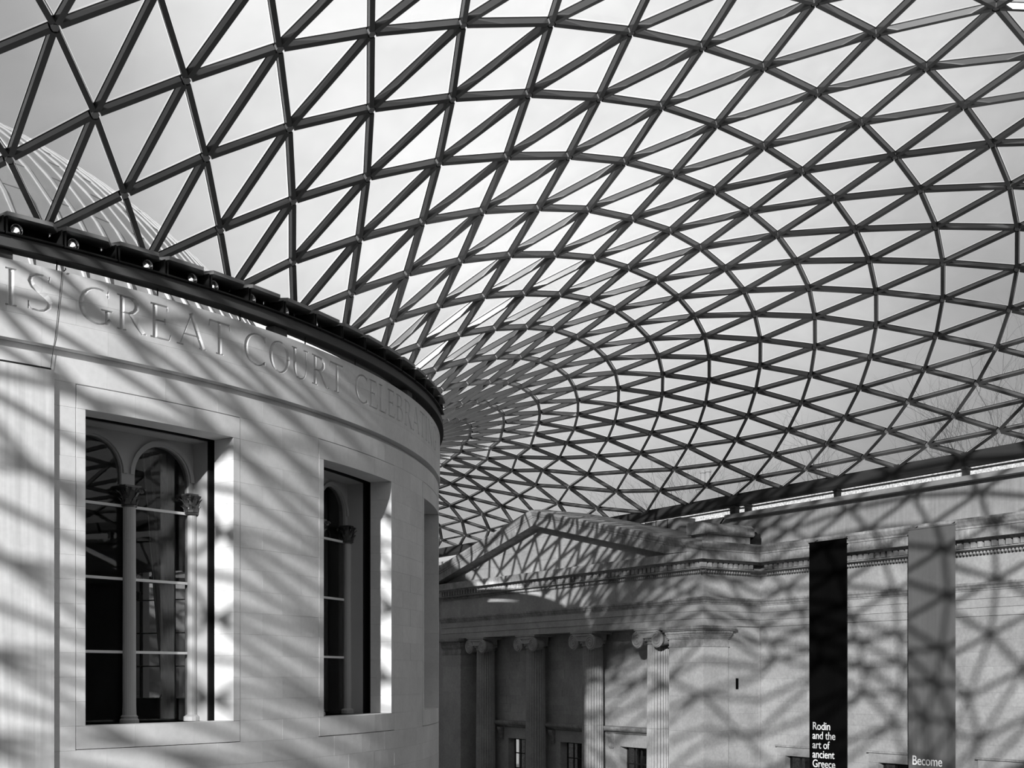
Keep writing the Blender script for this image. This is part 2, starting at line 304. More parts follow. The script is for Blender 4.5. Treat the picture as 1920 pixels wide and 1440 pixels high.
# ------------------------------------------------------------------ the glazed steel lattice roof
# solved node positions (cm) of the eastern half, lattice order: half-spoke u = -1 .. 29 (0.5 steps), level from drum outwards
TABLE = '''0,-2219,911;-9,-2444,1075;35,-2681,1204;116,-2922,1289;218,-3166,1330;327,-3406,1329;429,-3639,1292;508,-3861,1226;548,-4069,1141;534,-4258,1046;449,-4424,952;277,-4565,866;0,-4676,798;117,-2329,997;143,-2562,1147;209,-2800,1256;300,-3040,1321;405,-3277,1342;509,-3509,1323;599,-3733,1271;660,-3945,1194;677,-4142,1101;632,-4322,1004;511,-4481,911;297,-4616,829;240,-2206,911;261,-2439,1078;311,-2675,1211;388,-2912,1301;485,-3147,1345;587,-3378,1347;684,-3603,1311;759,-3818,1245;800,-4022,1158;790,-4212,1060;714,-4385,961;557,-4539,870;305,-4676,798;385,-2309,995;419,-2545,1153;481,-2780,1268;566,-3013,1338;664,-3244,1363;763,-3471,1346;849,-3689,1293;908,-3898,1215;925,-4096,1120;888,-4280,1019;781,-4450,919;589,-4602,830;479,-2169,912;522,-2404,1078;573,-2640,1221;647,-2875,1319;739,-3107,1369;837,-3335,1373;930,-3557,1338;1003,-3771,1271;1043,-3976,1182;1038,-4170,1081;972,-4352,977;834,-4521,880;610,-4676,798;618,-2252,995;675,-2478,1153;750,-2706,1280;844,-2931,1360;950,-3153,1394;1058,-3370,1386;1157,-3582,1342;1235,-3786,1270;1280,-3983,1178;1282,-4170,1077;1229,-4348,975;1111,-4517,880;916,-4676,798;707,-2105,912;766,-2321,1080;839,-2541,1231;935,-2757,1336;1047,-2974,1398;1166,-3188,1419;1282,-3397,1400;1386,-3600,1348;1468,-3797,1270;1519,-3986,1176;1529,-4169,1075;1489,-4345,973;1389,-4514,879;1221,-4676,798;850,-2165,994;927,-2375,1159;1017,-2584,1292;1131,-2796,1384;1257,-3007,1433;1386,-3214,1441;1509,-3417,1413;1617,-3613,1353;1704,-3803,1271;1760,-3987,1174;1779,-4166,1072;1751,-4341,971;1669,-4511,878;1526,-4676,798;928,-2015,908;1003,-2210,1075;1099,-2412,1227;1209,-2617,1349;1338,-2825,1427;1474,-3030,1464;1610,-3232,1461;1738,-3429,1424;1851,-3620,1357;1942,-3804,1270;2004,-3984,1171;2030,-4161,1068;2015,-4335,968;1951,-4507,876;1831,-4676,798;1067,-2053,994;1171,-2244,1152;1285,-2438,1286;1411,-2642,1398;1550,-2844,1462;1694,-3046,1489;1835,-3244,1478;1968,-3436,1432;2085,-3621,1358;2180,-3801,1266;2248,-3978,1165;2283,-4154,1062;2280,-4329,963;2233,-4503,874;2136,-4676,798;1132,-1907,910;1229,-2078,1072;1348,-2262,1220;1478,-2451,1339;1619,-2650,1433;1767,-2851,1490;1916,-3052,1509;2063,-3248,1490;2199,-3434,1434;2319,-3614,1353;2419,-3792,1258;2493,-3968,1156;2537,-4145,1054;2546,-4322,958;2516,-4499,872;2442,-4676,798;1280,-1922,989;1398,-2088,1144;1536,-2266,1274;1679,-2451,1381;1831,-2646,1459;1983,-2849,1513;2141,-3050,1522;2291,-3241,1493;2430,-3421,1428;2554,-3598,1342;2658,-3776,1246;2739,-3955,1145;2792,-4134,1046;2814,-4315,953;2800,-4495,869;2747,-4676,798;1325,-1778,910;1440,-1923,1066;1576,-2083,1208;1727,-2255,1323;1881,-2437,1416;2042,-2627,1476;2206,-2829,1514;2366,-3037,1528;2519,-3216,1481;2661,-3395,1412;2788,-3575,1328;2897,-3757,1234;2985,-3940,1135;3047,-4123,1038;3082,-4307,947;3085,-4492,866;3052,-4676,798;1475,-1769,987;1610,-1910,1135;1762,-2064,1260;1924,-2232,1361;2088,-2406,1432;2257,-2595,1481;2426,-2794,1507;2589,-2987,1499;2744,-3177,1462;2889,-3364,1399;3020,-3551,1316;3135,-3737,1223;3230,-3924,1125;3303,-4112,1030;3351,-4300,941;3370,-4488,863;3357,-4676,798;1504,-1630,911;1634,-1746,1058;1786,-1882,1191;1949,-2032,1304;2122,-2193,1384;2296,-2363,1439;2470,-2548,1475;2642,-2739,1488;2807,-2945,1493;2965,-3142,1457;3114,-3335,1391;3250,-3526,1307;3372,-3717,1213;3475,-3909,1116;3559,-4101,1022;3620,-4293,935;3655,-4484,860;3663,-4676,798;1650,-1596,981;1801,-1716,1121;1963,-1848,1234;2134,-1996,1326;2306,-2155,1390;2480,-2325,1425;2651,-2505,1442;2813,-2696,1444;2969,-2888,1418;3114,-3078,1366;3248,-3266,1294;3367,-3452,1208;3470,-3638,1116;3553,-3824,1024;3615,-4009,939;3652,-4192,862;3663,-4374,798;1667,-1464,911;1809,-1556,1047;1970,-1671,1169;2139,-1804,1269;2312,-1950,1340;2485,-2106,1382;2656,-2276,1400;2818,-2453,1402;2970,-2637,1383;3113,-2820,1341;3244,-3003,1278;3361,-3185,1199;3463,-3366,1112;3546,-3546,1024;3609,-3724,940;3649,-3900,863;3662,-4072,798;1808,-1406,972;1969,-1502,1103;2140,-1617,1208;2312,-1746,1286;2483,-1889,1339;2655,-2047,1364;2818,-2212,1362;2971,-2386,1347;3110,-2563,1316;3238,-2739,1261;3354,-2915,1189;3455,-3091,1107;3539,-3265,1022;3603,-3438,939;3645,-3606,864;3662,-3769,798;1810,-1282,910;1961,-1343,1035;2132,-1437,1148;2307,-1550,1236;2481,-1679,1295;2649,-1819,1324;2812,-1973,1332;2965,-2136,1317;3106,-2304,1287;3232,-2475,1243;3346,-2645,1177;3446,-2815,1100;3530,-2984,1018;3596,-3150,938;3641,-3312,863;3662,-3467,798;1947,-1201,968;2118,-1268,1085;2292,-1359,1183;2468,-1470,1250;2640,-1597,1287;2805,-1739,1299;2955,-1889,1293;3097,-2048,1263;3224,-2210,1218;3336,-2374,1161;3435,-2538,1090;3520,-2701,1013;3588,-2862,935;3636,-3018,861;3662,-3165,798;1935,-1086,911;2095,-1113,1024;2273,-1179,1126;2452,-1270,1201;2624,-1379,1248;2789,-1505,1270;2944,-1644,1265;3084,-1791,1243;3214,-1946,1196;3326,-2101,1140;3425,-2261,1078;3509,-2417,1006;3579,-2573,930;3631,-2723,859;3662,-2862,798;2071,-982,965;2247,-1013,1069;2425,-1077,1156;2602,-1167,1212;2771,-1278,1240;2928,-1403,1243;3071,-1539,1220;3198,-1682,1180;3314,-1832,1126;3412,-1983,1064;3496,-2133,998;3568,-2282,925;3625,-2427,856;3662,-2560,798;2038,-877,911;2214,-867,1015;2395,-900,1109;2573,-964,1177;2743,-1054,1213;2906,-1164,1220;3050,-1288,1208;3182,-1422,1165;3298,-1564,1117;3399,-1707,1053;3486,-1853,987;3557,-1992,919;3618,-2130,852;3662,-2258,798;2171,-746,962;2355,-740,1061;2539,-774,1136;2715,-841,1183;2877,-932,1203;3027,-1041,1191;3159,-1164,1161;3278,-1296,1111;3383,-1434,1049;3471,-1570,979;3547,-1705,914;3613,-1836,849;3663,-1956,798;2118,-660,911;2305,-602,1010;2496,-600,1096;2675,-636,1153;2843,-704,1182;2996,-797,1182;3134,-908,1153;3256,-1031,1107;3363,-1161,1046;3455,-1290,977;3536,-1420,911;3605,-1541,848;3662,-1653,797;2248,-499,962;2442,-447,1055;2632,-449,1123;2805,-489,1162;2961,-560,1173;3102,-655,1154;3229,-767,1109;3341,-890,1054;3437,-1013,982;3525,-1137,911;3598,-1249,845;3662,-1350,798;2176,-435,911;2380,-326,1012;2577,-282,1091;2758,-287,1141;2920,-330,1160;3068,-408,1154;3196,-504,1117;3310,-616,1063;3414,-736,996;3506,-850,916;3591,-958,847;3662,-1048,799;2302,-240,965;2507,-138,1055;2702,-102,1116;2871,-113,1151;3023,-165,1155;3161,-248,1129;3277,-345,1077;3381,-451,1009;3483,-562,930;3580,-666,853;3662,-746,799;2210,-205,911;2422,-29,1015;2626,63,1092;2813,89,1137;2973,67,1154;3114,7,1143;3238,-76,1100;3346,-170,1034;3450,-271,958;3560,-369,867;3663,-445,797;2325,32,969;2538,194,1063;2741,269,1124;2919,282,1152;3073,248,1151;3205,182,1121;3319,101,1064;3425,15,983;3534,-69,899;3661,-140,797;2219,27,911;2416,262,1017;2614,401,1096;2806,464,1143;2990,465,1159;3133,439,1146;3257,385,1106;3366,318,1041;3476,244,955;3596,173,852;3664,160,796;2312,295,972;2515,511,1072;2724,625,1135;2924,665,1163;3092,660,1161;3229,626,1131;3348,575,1073;3457,519,1000;3567,472,910;3663,463,799;2204,259,911;2384,548,1027;2580,730,1111;2779,828,1161;2972,862,1177;3147,853,1162;3281,829,1122;3399,792,1060;3504,756,980;3601,736,883;3662,765,798;2266,538,973;2439,788,1076;2629,945,1147;2826,1028,1183;3020,1056,1185;3199,1049,1157;3331,1035,1109;3446,1014,1042;3547,999,956;3627,1007,868;3663,1067,798;2165,488,911;2309,801,1032;2479,1018,1122;2667,1155,1179;2861,1229,1202;3052,1257,1192;3220,1261,1156;3366,1252,1098;3481,1246,1027;3576,1252,943;3642,1286,861;3663,1370,798;2195,774,977;2335,1050,1087;2503,1241,1165;2689,1364,1209;2879,1434,1220;3064,1468,1200;3231,1480,1155;3376,1484,1091;3498,1491,1013;3593,1514,933;3648,1571,857;3663,1672,798;2102,711,911;2207,1043,1040;2347,1288,1140;2513,1461,1206;2695,1575,1238;2882,1645,1237;3063,1685,1208;3229,1707,1156;3377,1724,1087;3500,1747,1009;3592,1789,929;3647,1861,856;3663,1974,798;2099,1000,981;2204,1297,1102;2344,1519,1190;2509,1678,1245;2690,1787,1265;2874,1860,1255;3054,1907,1217;3221,1941,1159;3370,1971,1087;3494,2010,1007;3587,2067,928;3644,2153,856;3663,2277,798;2016,927,911;2080,1271,1051;2188,1539,1162;2329,1743,1239;2495,1892,1282;2675,2000,1292;2859,2077,1272;3040,2133,1227;3208,2178,1164;3359,2222,1088;3486,2275,1007;3582,2347,928;3642,2445,856;3663,2579,798;1980,1215,987;2049,1526,1119;2161,1771,1219;2305,1961,1286;2473,2105,1318;2655,2213,1317;2841,2295,1289;3023,2360,1237;3195,2417,1169;3349,2475,1090;3479,2543,1008;3578,2627,929;3642,2737,857;3663,2881,798;1908,1133,911;1933,1483,1062;2009,1767,1185;2126,1994,1275;2275,2174,1331;2447,2315,1352;2631,2425,1342;2821,2514,1305;3007,2589,1247;3182,2658,1174;3340,2730,1093;3474,2810,1010;3577,2908,930;3642,3030,858;3662,3184,798;1842,1414,993;1877,1733,1137;1962,1995,1250;2086,2209,1329;2241,2382,1373;2418,2522,1384;2607,2636,1365;2801,2733,1320;2992,2818,1256;3172,2900,1180;3334,2984,1096;3471,3078,1011;3576,3189,931;3643,3322,858;3662,3486,798;1779,1326,911;1769,1675,1074;1816,1968,1209;1910,2213,1312;2043,2417,1381;2205,2585,1414;2388,2726,1415;2584,2846,1387;2783,2951,1335;2979,3047,1265;3164,3141,1184;3330,3239,1098;3470,3347,1012;3578,3470,931;3644,3615,859;3662,3788,798;1686,1597,998;1691,1917,1153;1750,2189,1279;1856,2421,1372;1998,2617,1430;2169,2784,1453;2359,2928,1444;2561,3054,1407;2767,3168,1348;2968,3276,1273;3158,3383,1189;3328,3494,1100;3471,3615,1013;3580,3751,931;3646,3908,859;3662,4091,798;1631,1505,911;1589,1846,1083;1610,2142,1231;1683,2398,1348;1800,2619,1430;1953,2811,1477;2133,2978,1490;2332,3127,1471;2541,3260,1426;2753,3385,1361;2960,3505,1281;3154,3625,1192;3327,3749,1101;3473,3884,1012;3583,4033,931;3648,4201,858;3662,4393,798;1514,1761,1002;1491,2076,1167;1528,2352,1306;1616,2595,1413;1746,2809,1485;1910,2999,1522;2099,3169,1524;2306,3323,1497;2523,3465,1444;2741,3601,1372;2953,3733,1287;3151,3866,1194;3328,4005,1101;3475,4153,1011;3586,4314,929;3651,4494,858;3662,4695,798;1465,1667,911;1396,1995,1091;1392,2287,1249;1446,2548,1379;1549,2782,1476;1692,2991,1538;1867,3181,1564;2067,3355,1557;2283,3516,1521;2506,3668,1460;2731,3815,1382;2948,3961,1292;3150,4108,1196;3329,4260,1100;3478,4422,1009;3589,4596,927;3653,4787,856;3662,4997,798;1319,1912,1003;1263,2225,1171;1275,2504,1312;1345,2752,1420;1465,2973,1494;1624,3172,1531;1813,3353,1534;2023,3519,1506;2245,3674,1452;2470,3823,1379;2688,3969,1292;2891,4115,1198;3070,4267,1104;3215,4427,1013;3317,4599,930;3368,4788,858;3357,4997,798;1282,1811,911;1163,2146,1088;1124,2444,1241;1155,2708,1361;1245,2942,1447;1383,3152,1496;1559,3342,1509;1762,3514,1490;1981,3674,1444;2205,3826,1376;2425,3974,1293;2629,4121,1201;2808,4272,1107;2950,4431,1016;3045,4603,933;3083,4790,859;3052,4997,798;1100,2049,1002;999,2367,1165;982,2648,1299;1036,2898,1398;1148,3120,1459;1307,3320,1484;1500,3501,1474;1714,3668,1435;1938,3824,1373;2159,3975,1294;2365,4125,1204;2545,4277,1111;2685,4436,1020;2773,4606,935;2798,4792,860;2747,4997,798;1086,1935,911;910,2273,1086;833,2573,1233;842,2839,1345;922,3075,1420;1058,3287,1456;1238,3478,1457;1445,3653,1427;1668,3816,1370;1890,3972,1295;2099,4125,1208;2280,4280,1115;2418,4440,1023;2501,4610,938;2514,4794,862;2442,4997,798;865,2163,1001;716,2481,1162;669,2764,1289;707,3016,1378;816,3241,1428;978,3444,1440;1176,3629,1418;1395,3801,1368;1619,3964,1297;1830,4123,1212;2013,4281,1120;2152,4443,1027;2229,4613,940;2230,4797,863;2136,4997,798;878,2038,911;639,2374,1085;523,2674,1228;510,2941,1332;583,3181,1397;722,3398,1421;907,3595,1409;1122,3778,1367;1345,3950,1300;1560,4115,1217;1746,4279,1125;1885,4445,1032;1958,4617,943;1946,4800,864;1831,4997,798;618,2251,1002;416,2567,1161;340,2851,1283;366,3107,1363;475,3338,1402;643,3550,1401;849,3745,1366;1071,3928,1304;1288,4103,1223;1477,4274,1132;1617,4445,1037;1687,4620,947;1664,4803,866;1526,4997,798;666,2117,911;358,2447,1087;201,2746,1228;169,3017,1326;238,3264,1380;382,3491,1392;576,3701,1366;795,3897,1309;1014,4084,1231;1207,4265,1140;1350,4443,1044;1416,4622,951;1382,4806,867;1221,4997,798;362,2314,1005;104,2625,1166;-2,2911,1284;16,3175,1356;128,3418,1382;306,3645,1367;519,3857,1317;739,4059,1241;936,4252,1149;1082,4439,1052;1147,4624,956;1101,4809,869;916,4997,798;448,2173,911;63,2493,1094;-137,2790,1235;-184,3069,1328;-114,3330,1371;40,3575,1368;243,3806,1326;463,4024,1253;664,4232,1161;814,4432,1061;877,4625,962;821,4813,872;610,4997,798;111,2344,1006;-189,2637,1168;-315,2917,1285;-302,3185,1352;-186,3440,1371;0,3684,1348;219,3916,1289;437,4137,1207;618,4346,1110;728,4545,1010;731,4734,915;592,4912,832;225,2208,911;-189,2486,1092;-407,2760,1231;-463,3030,1322;-395,3293,1365;-237,3548,1362;-28,3794,1320;198,4029,1249;404,4252,1158;554,4462,1059;611,4657,961;541,4836,871;305,4997,798;-129,2344,1005;-450,2604,1166;-589,2868,1282;-580,3134,1348;-463,3398,1367;-273,3657,1344;-48,3908,1286;174,4147,1204;357,4371,1108;464,4578,1008;457,4764,914;300,4926,832;0,2219,911;-440,2454,1091;-672,2705,1229;-736,2967,1321;-670,3235,1363;-511,3505,1360;-297,3770,1318;-67,4026,1247;142,4269,1157;291,4492,1058;342,4691,960;258,4862,871;0,4997,798'''
def levels(u):
    if u <= 1: return 24 if u == int(u) else 23
    if u < 6: return int(34 - 2 * (6 - u))
    if u <= 13.5: return int(46 - 2 * u)
    if u == 14: return 20
    if u <= 22: return int(2 * u - 10)
    if u < 27: return int(34 - 2 * (u - 22))
    return 24 if u == int(u) else 23
vals = [tuple(int(t) / 100 for t in q.split(',')) for q in TABLE.split(';')]
NODE = {}
_i = 0
for k2 in range(-2, 59):
    for l in range(0, 40):
        if (k2 - l) % 2: continue
        if l > levels(k2 / 2): break
        NODE[(k2, l)] = Vector(vals[_i]); _i += 1
for (k2, l), p in list(NODE.items()):
    if k2 in (-2, 58): p.x = 0.0
    if k2 not in (-2, 58):
        NODE[(-4 - k2, l)] = Vector((-p.x, p.y, p.z))
def node(k2, l):
    if (k2, l) in NODE: return (k2, l)
    if k2 == -62 and (58, l) in NODE: return (58, l)
    return None
EDGES = set(); TRIS = []
for (k2, l) in NODE:
    for dk, dl in ((1, 1), (-1, 1), (0, 2)):
        b = node(k2 + dk, l + dl)
        if b: EDGES.add(((k2, l), b))
    for dk in (1, -1):
        a, b = node(k2, l + 2), node(k2 + dk, l + 1)
        if a and b: TRIS.append(((k2, l), a, b))
    if (k2, l + 2) not in NODE:       # outer half panels where the boundary zigzags
        b, c = node(k2 + 1, l + 1), node(k2 - 1, l + 1)
        if b and c and l > 4: TRIS.append(((k2, l), b, c)); EDGES.add((b, c))
    if l == 0:
        b, c = node(k2 + 2, 0), node(k2 + 1, 1)
        if b and c: TRIS.append(((k2, l), b, c))
NORM = {k: Vector((0, 0, 0)) for k in NODE}
for t in TRIS:
    a, b, c = (NODE[q] for q in t)
    n = (b - a).cross(c - a)
    if n.z < 0: n = -n
    n = n.normalized()
    for q in t: NORM[q] += n
for q in NORM:
    NORM[q] = NORM[q].normalized() if NORM[q].length > 0 else Vector((0, 0, 1))
fwd = Vector((math.sin(YAW), math.cos(YAW), 0)); rgt = Vector((math.cos(YAW), -math.sin(YAW), 0))
def px(p):
    d = Vector(p) - Vector(EYE); z = d.dot(fwd)
    if z < 1: return None
    return (960 + FPX * d.dot(rgt) / z, HOR - FPX * d.z / z)
def hidden(p):       # behind the drum or behind its rim, seen from the gallery
    e = Vector(EYE); d = Vector(p) - e; t = -(e.x * d.x + e.y * d.y) / (d.x ** 2 + d.y ** 2)
    if not 0 < t < 1: return False
    q = e + d * t
    return math.hypot(q.x, q.y) < 22.7 and t * 0 + (e + d * (t * 0.75)).z < 9.0
def clip(v, lo, hi): return max(lo, min(hi, v))
def seen_len(a, b):
    p, q = px(a), px(b)
    if p is None or q is None or hidden(a) or hidden(b): return 0
    if max(p[0], q[0]) < 0 or min(p[0], q[0]) > 1920 or max(p[1], q[1]) < 0 or min(p[1], q[1]) > 1020: return 0
    return math.hypot(clip(p[0], 0, 1920) - clip(q[0], 0, 1920), clip(p[1], 0, 1440) - clip(q[1], 0, 1440))
def seen_area(t):
    ps = [px(NODE[q]) for q in t]
    if any(p is None for p in ps) or all(hidden(NODE[q]) for q in t): return 0
    if max(p[0] for p in ps) < 0 or min(p[0] for p in ps) > 1920 or max(p[1] for p in ps) < 0 or min(p[1] for p in ps) > 1020: return 0
    ps = [(clip(p[0], 0, 1920), clip(p[1], 0, 1440)) for p in ps]
    (x0, y0), (x1, y1), (x2, y2) = ps
    return abs((x1 - x0) * (y2 - y0) - (x2 - x0) * (y1 - y0)) / 2
ceiling = struct(empty('ceiling'), 'glazed steel lattice roof of triangular panes over the court')
BAR_W, BAR_H = 0.11, 0.16
def member(mb, e):
    a, b = NODE[e[0]], NODE[e[1]]
    n = NORM[e[0]] + NORM[e[1]]
    d = (b - a).normalized()
    u = (n - d * n.dot(d)).normalized()
    mb.bar(a + d * 0.095 - u * 0.012, b - d * 0.095 - u * 0.012, n, BAR_W, BAR_H - 0.024)
    mb.bar(a + d * 0.05 + u * (BAR_H / 2 - 0.012), b - d * 0.05 + u * (BAR_H / 2 - 0.012), n, BAR_W + 0.012, 0.024)   # black glazing gasket
def gasket(o):
    o.data.materials.append(M_BLACK)
    for i, p in enumerate(o.data.polygons):
        p.material_index = (i // 6) % 2
el = sorted(EDGES, key=lambda e: (-seen_len(NODE[e[0]], NODE[e[1]]), e))
rest = MB()
for i, e in enumerate(el):
    if i < 298:
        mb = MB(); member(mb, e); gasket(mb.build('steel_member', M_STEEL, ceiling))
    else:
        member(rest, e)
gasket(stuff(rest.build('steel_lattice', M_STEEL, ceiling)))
def pane(mb, t):
    ps = [NODE[q] for q in t]; ns = [NORM[q] for q in t]
    c = (ps[0] + ps[1] + ps[2]) / 3
    up = (ps[1] - ps[0]).cross(ps[2] - ps[0]).normalized()
    if up.z < 0: up = -up
    def inset(m, lift):
        out = []
        for i in range(3):
            p, q, r = ps[i], ps[(i + 1) % 3], ps[(i + 2) % 3]
            e, g = (q - p).normalized(), (r - p).normalized()
            out.append(p + (e + g) * (m / max(0.25, e.cross(g).length)) + up * (BAR_H / 2 + lift))
        return out
    mb.add(inset(0.022, 0.004) + inset(PM, 0.004) + inset(0.022, 0.028) + inset(PM, 0.028),
           [(3, 5, 4), (9, 10, 11), (0, 3, 4, 1), (1, 4, 5, 2), (2, 5, 3, 0), (6, 7, 10, 9), (7, 8, 11, 10), (8, 6, 9, 11), (0, 1, 7, 6), (1, 2, 8, 7), (2, 0, 6, 8)])
PM = 0.071        # the printed dots stop short of the pane edge and leave a clear margin
def margin(o):
    o.data.materials.append(M_CLEAR)
    for i, p in enumerate(o.data.polygons):
        p.material_index = 0 if i % 11 < 2 else 1
tl = sorted(TRIS, key=lambda t: (-seen_area(t), t))
rest = MB()
for i, t in enumerate(tl):
    if i < 298:
        mb = MB(); pane(mb, t); margin(mb.build('glass_pane', M_GLASS, ceiling))
    else:
        pane(rest, t)
margin(stuff(rest.build('glazing', M_GLASS, ceiling)))
rest = MB()
for q, p in NODE.items():
    n = NORM[q]; u = n.orthogonal().normalized(); w = n.cross(u)
    rest.lathe([(0.078, -0.072), (0.078, 0.085)], 6, lambda x, y, z, p=p, n=n, u=u, w=w: p + u * x + w * y + n * z)
stuff(rest.build('node_connectors', M_STEELNODE, ceiling))
# perimeter edge beam on short posts
XE, YS, YN, ZE = 36.62, -46.762, 49.974, 7.96
def beam(mb, a, b, inward):
    a, b, i = Vector(a), Vector(b), Vector(inward)
    prof = [(-0.14, 0.10), (0.10, 0.10), (0.12, -0.02), (0.12, -0.30), (0.05, -0.42), (-0.20, -0.42), (-0.20, 0.0)]
    mb.add([a + i * o + Vector((0, 0, z)) for o, z in prof] + [b + i * o + Vector((0, 0, z)) for o, z in prof],
           [tuple(range(7)), tuple(range(13, 6, -1))] + [(k, (k + 1) % 7, 7 + (k + 1) % 7, 7 + k) for k in range(7)])
for a, b, i in (((XE, YS, ZE), (XE, YN, ZE), (-1, 0, 0)), ((-XE, YS, ZE), (-XE, YN, ZE), (1, 0, 0)), ((-XE, YS, ZE), (XE, YS, ZE), (0, 1, 0)), ((-XE, YN, ZE), (XE, YN, ZE), (0, -1, 0))):
    mb = MB(); beam(mb, a, b, i); mb.build('edge_beam', M_BEAM, ceiling)
for y, w in [(-7.65, 0.34), (-8.5, 0.2)] + [(-13.6 - 6.05 * k, 0.17) for k in range(-0, 6)] + [(4.5 + 6.05 * k, 0.17) for k in range(0, 8)]:
    mb = MB(); mb.box((36.45, y - w / 2, 7.0), (36.7, y + w / 2, ZE - 0.41)); mb.box((36.42, y - w / 2 - 0.03, 7.44), (36.73, y + w / 2 + 0.03, 7.50)); mb.build('edge_post', M_BEAM, ceiling)

# ------------------------------------------------------------------ the round drum in the middle of the court
RD = 22.75
drum = struct(empty('wall_drum'), 'pale round stone drum carved with an inscription below the roof')
PITCH, W0 = 17.8, -71.2
WINS = [W0 + PITCH * k for k in (-1, 0, 1, 2)]
FAR = [W0 + PITCH * 6, W0 + PITCH * 7]
HO, HF = 4.775, 5.30            # half angles of the opening and of its surround
GAP = 0.008
A0, A1 = -86.6, -26.0
BL = PITCH / 5
for k in range(-4, 15):
    z0, z1 = -0.98 + 0.5 * k, -0.48 + 0.5 * k
    runs = [(A0, A1)]
    if -1 <= k <= 13:
        runs = []; a = A0
        for w in WINS:
            if w + HF < A0: continue
            runs.append((a, w - HF)); a = w + HF
        runs.append((a, A1))
    for a, b in runs:
        if b - a < 0.2: continue
        off = (k % 2) * 0.5
        js = [a] + [W0 + BL * (j + off) for j in range(-8, 30) if a + 0.5 < W0 + BL * (j + off) < b - 0.5] + [b]
        for c, d in zip(js[:-1], js[1:]):
            mb = MB()
            top = 0.012 if (k == 13 or k == 14) else 0.004
            mb.cyl(c + (GAP / 2 if c != a else 0.015), d - (GAP / 2 if d != b else 0.015), z0 + 0.0018, z1 - 0.0018, 22.739, RD + random.uniform(-0.002, 0.002), 3)
            mb.build('stone_block', M_DRUM, drum)
# window surrounds in the cladding
for w in WINS[1:]:
    for k in range(0, 13):
        for s in (-1, 1):
            a, b = sorted((w + s * HO, w + s * (HF - 0.03)))
            mb = MB(); mb.cyl(a, b, -0.98 + 0.5 * k + 0.0015, -0.48 + 0.5 * k - 0.0015, 22.12, RD + 0.004, 1); mb.build('surround_block', M_DRUM, drum)
    for z0, z1 in ((5.525, 6.0), (-1.455, -0.985)):
        for a, b in ((-HF + 0.03, -1.9), (-1.9, 1.9), (1.9, HF - 0.03)):
            mb = MB(); mb.cyl(w + a + 0.006, w + b - 0.006, z0, z1, 22.12, RD + 0.004, 3); mb.build('surround_block', M_DRUM, drum)
# plain runs out of sight, and the foot of the drum
mb = MB()
mb.cyl(A1 + 0.02, 360 + A0 - 0.02, -2.98, 6.52, 22.2, RD, 90)
mb.cyl(0, 360, -11.7, -2.985, 22.2, RD, 120)
shell = MB()
segs = []
a = A1 + 0.02
for w in FAR:
    segs.append((a, w - HO)); a = w + HO
segs.append((a, 360 + A0 - 0.02))
for a, b in segs: shell.cyl(a, b, -2.98, 6.52, 22.2, RD, max(2, int((b - a) / 3)))
for w in FAR:
    shell.cyl(w - HO, w + HO, -2.98, -0.98, 22.2, RD, 4); shell.cyl(w - HO, w + HO, 5.525, 6.52, 22.2, RD, 4)
shell.cyl(0, 360, -11.7, -2.985, 22.2, RD, 120)
runs = []; a = A0
for w in WINS:
    if w + HF < A0: continue
    if w - HF > a: runs.append((a, w - HF))
    shell.cyl(max(w - HF, A0), w + HF, -2.98, -1.47, 22.2, 22.735, 5); shell.cyl(max(w - HF, A0), w + HF, 6.015, 6.52, 22.2, 22.735, 5)
    a = w + HF
runs.append((a, A1))
for a, b in runs: shell.cyl(a, b, -2.98, 6.515, 22.2, 22.735, 5)
shell.cyl(0, 360, 6.525, 6.685, 22.2, 22.56, 180)      # recessed channel under the inscription band
shell.cyl(A1 + 0.02, 360 + A0 - 0.02, 6.69, 8.23, 22.2, 22.79, 90)
shell.build('plain_walling', M_DRUM, drum)
# inner wall of the old reading room, with its openings
inner = MB()
allw = sorted([w % 360 for w in WINS + FAR])
for i, w in enumerate(allw):
    nx = allw[(i + 1) % len(allw)] + (360 if i == len(allw) - 1 else 0)
    inner.cyl(w + 4.74, nx - 4.74, -11.7, 8.0, 21.15, 21.89, max(2, int((nx - w) / 3)))
    inner.cyl(w - 4.74, w + 4.74, -11.7, -1.0, 21.15, 21.89, 4)
    inner.cyl(w - 4.74, w + 4.74, 5.5, 8.0, 21.15, 21.89, 4)
inner.build('inner_wall', M_FRAME, drum)
shade_skin = MB()  # black skins added so the cavity reads as deep shade
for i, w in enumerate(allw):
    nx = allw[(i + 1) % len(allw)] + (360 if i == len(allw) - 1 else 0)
    shade_skin.cyl(w + 4.76, nx - 4.76, -11.7, 8.0, 21.895, 21.93, max(2, int((nx - w) / 3)))
    shade_skin.cyl(w + 4.9, nx - 4.9, -3.0, 6.6, 22.06, 22.1, max(2, int((nx - w) / 3)))
    shade_skin.cyl(w - 4.74, w + 4.74, 5.52, 8.0, 21.895, 21.93, 4)
shade_skin.build('cavity_shade_skin', M_BLACK, drum)
cap = MB(); cap.cyl(0, 360, 7.95, 8.2, 17.0, 22.7, 120); cap.build('drum_roof_ring', M_DOME, drum)

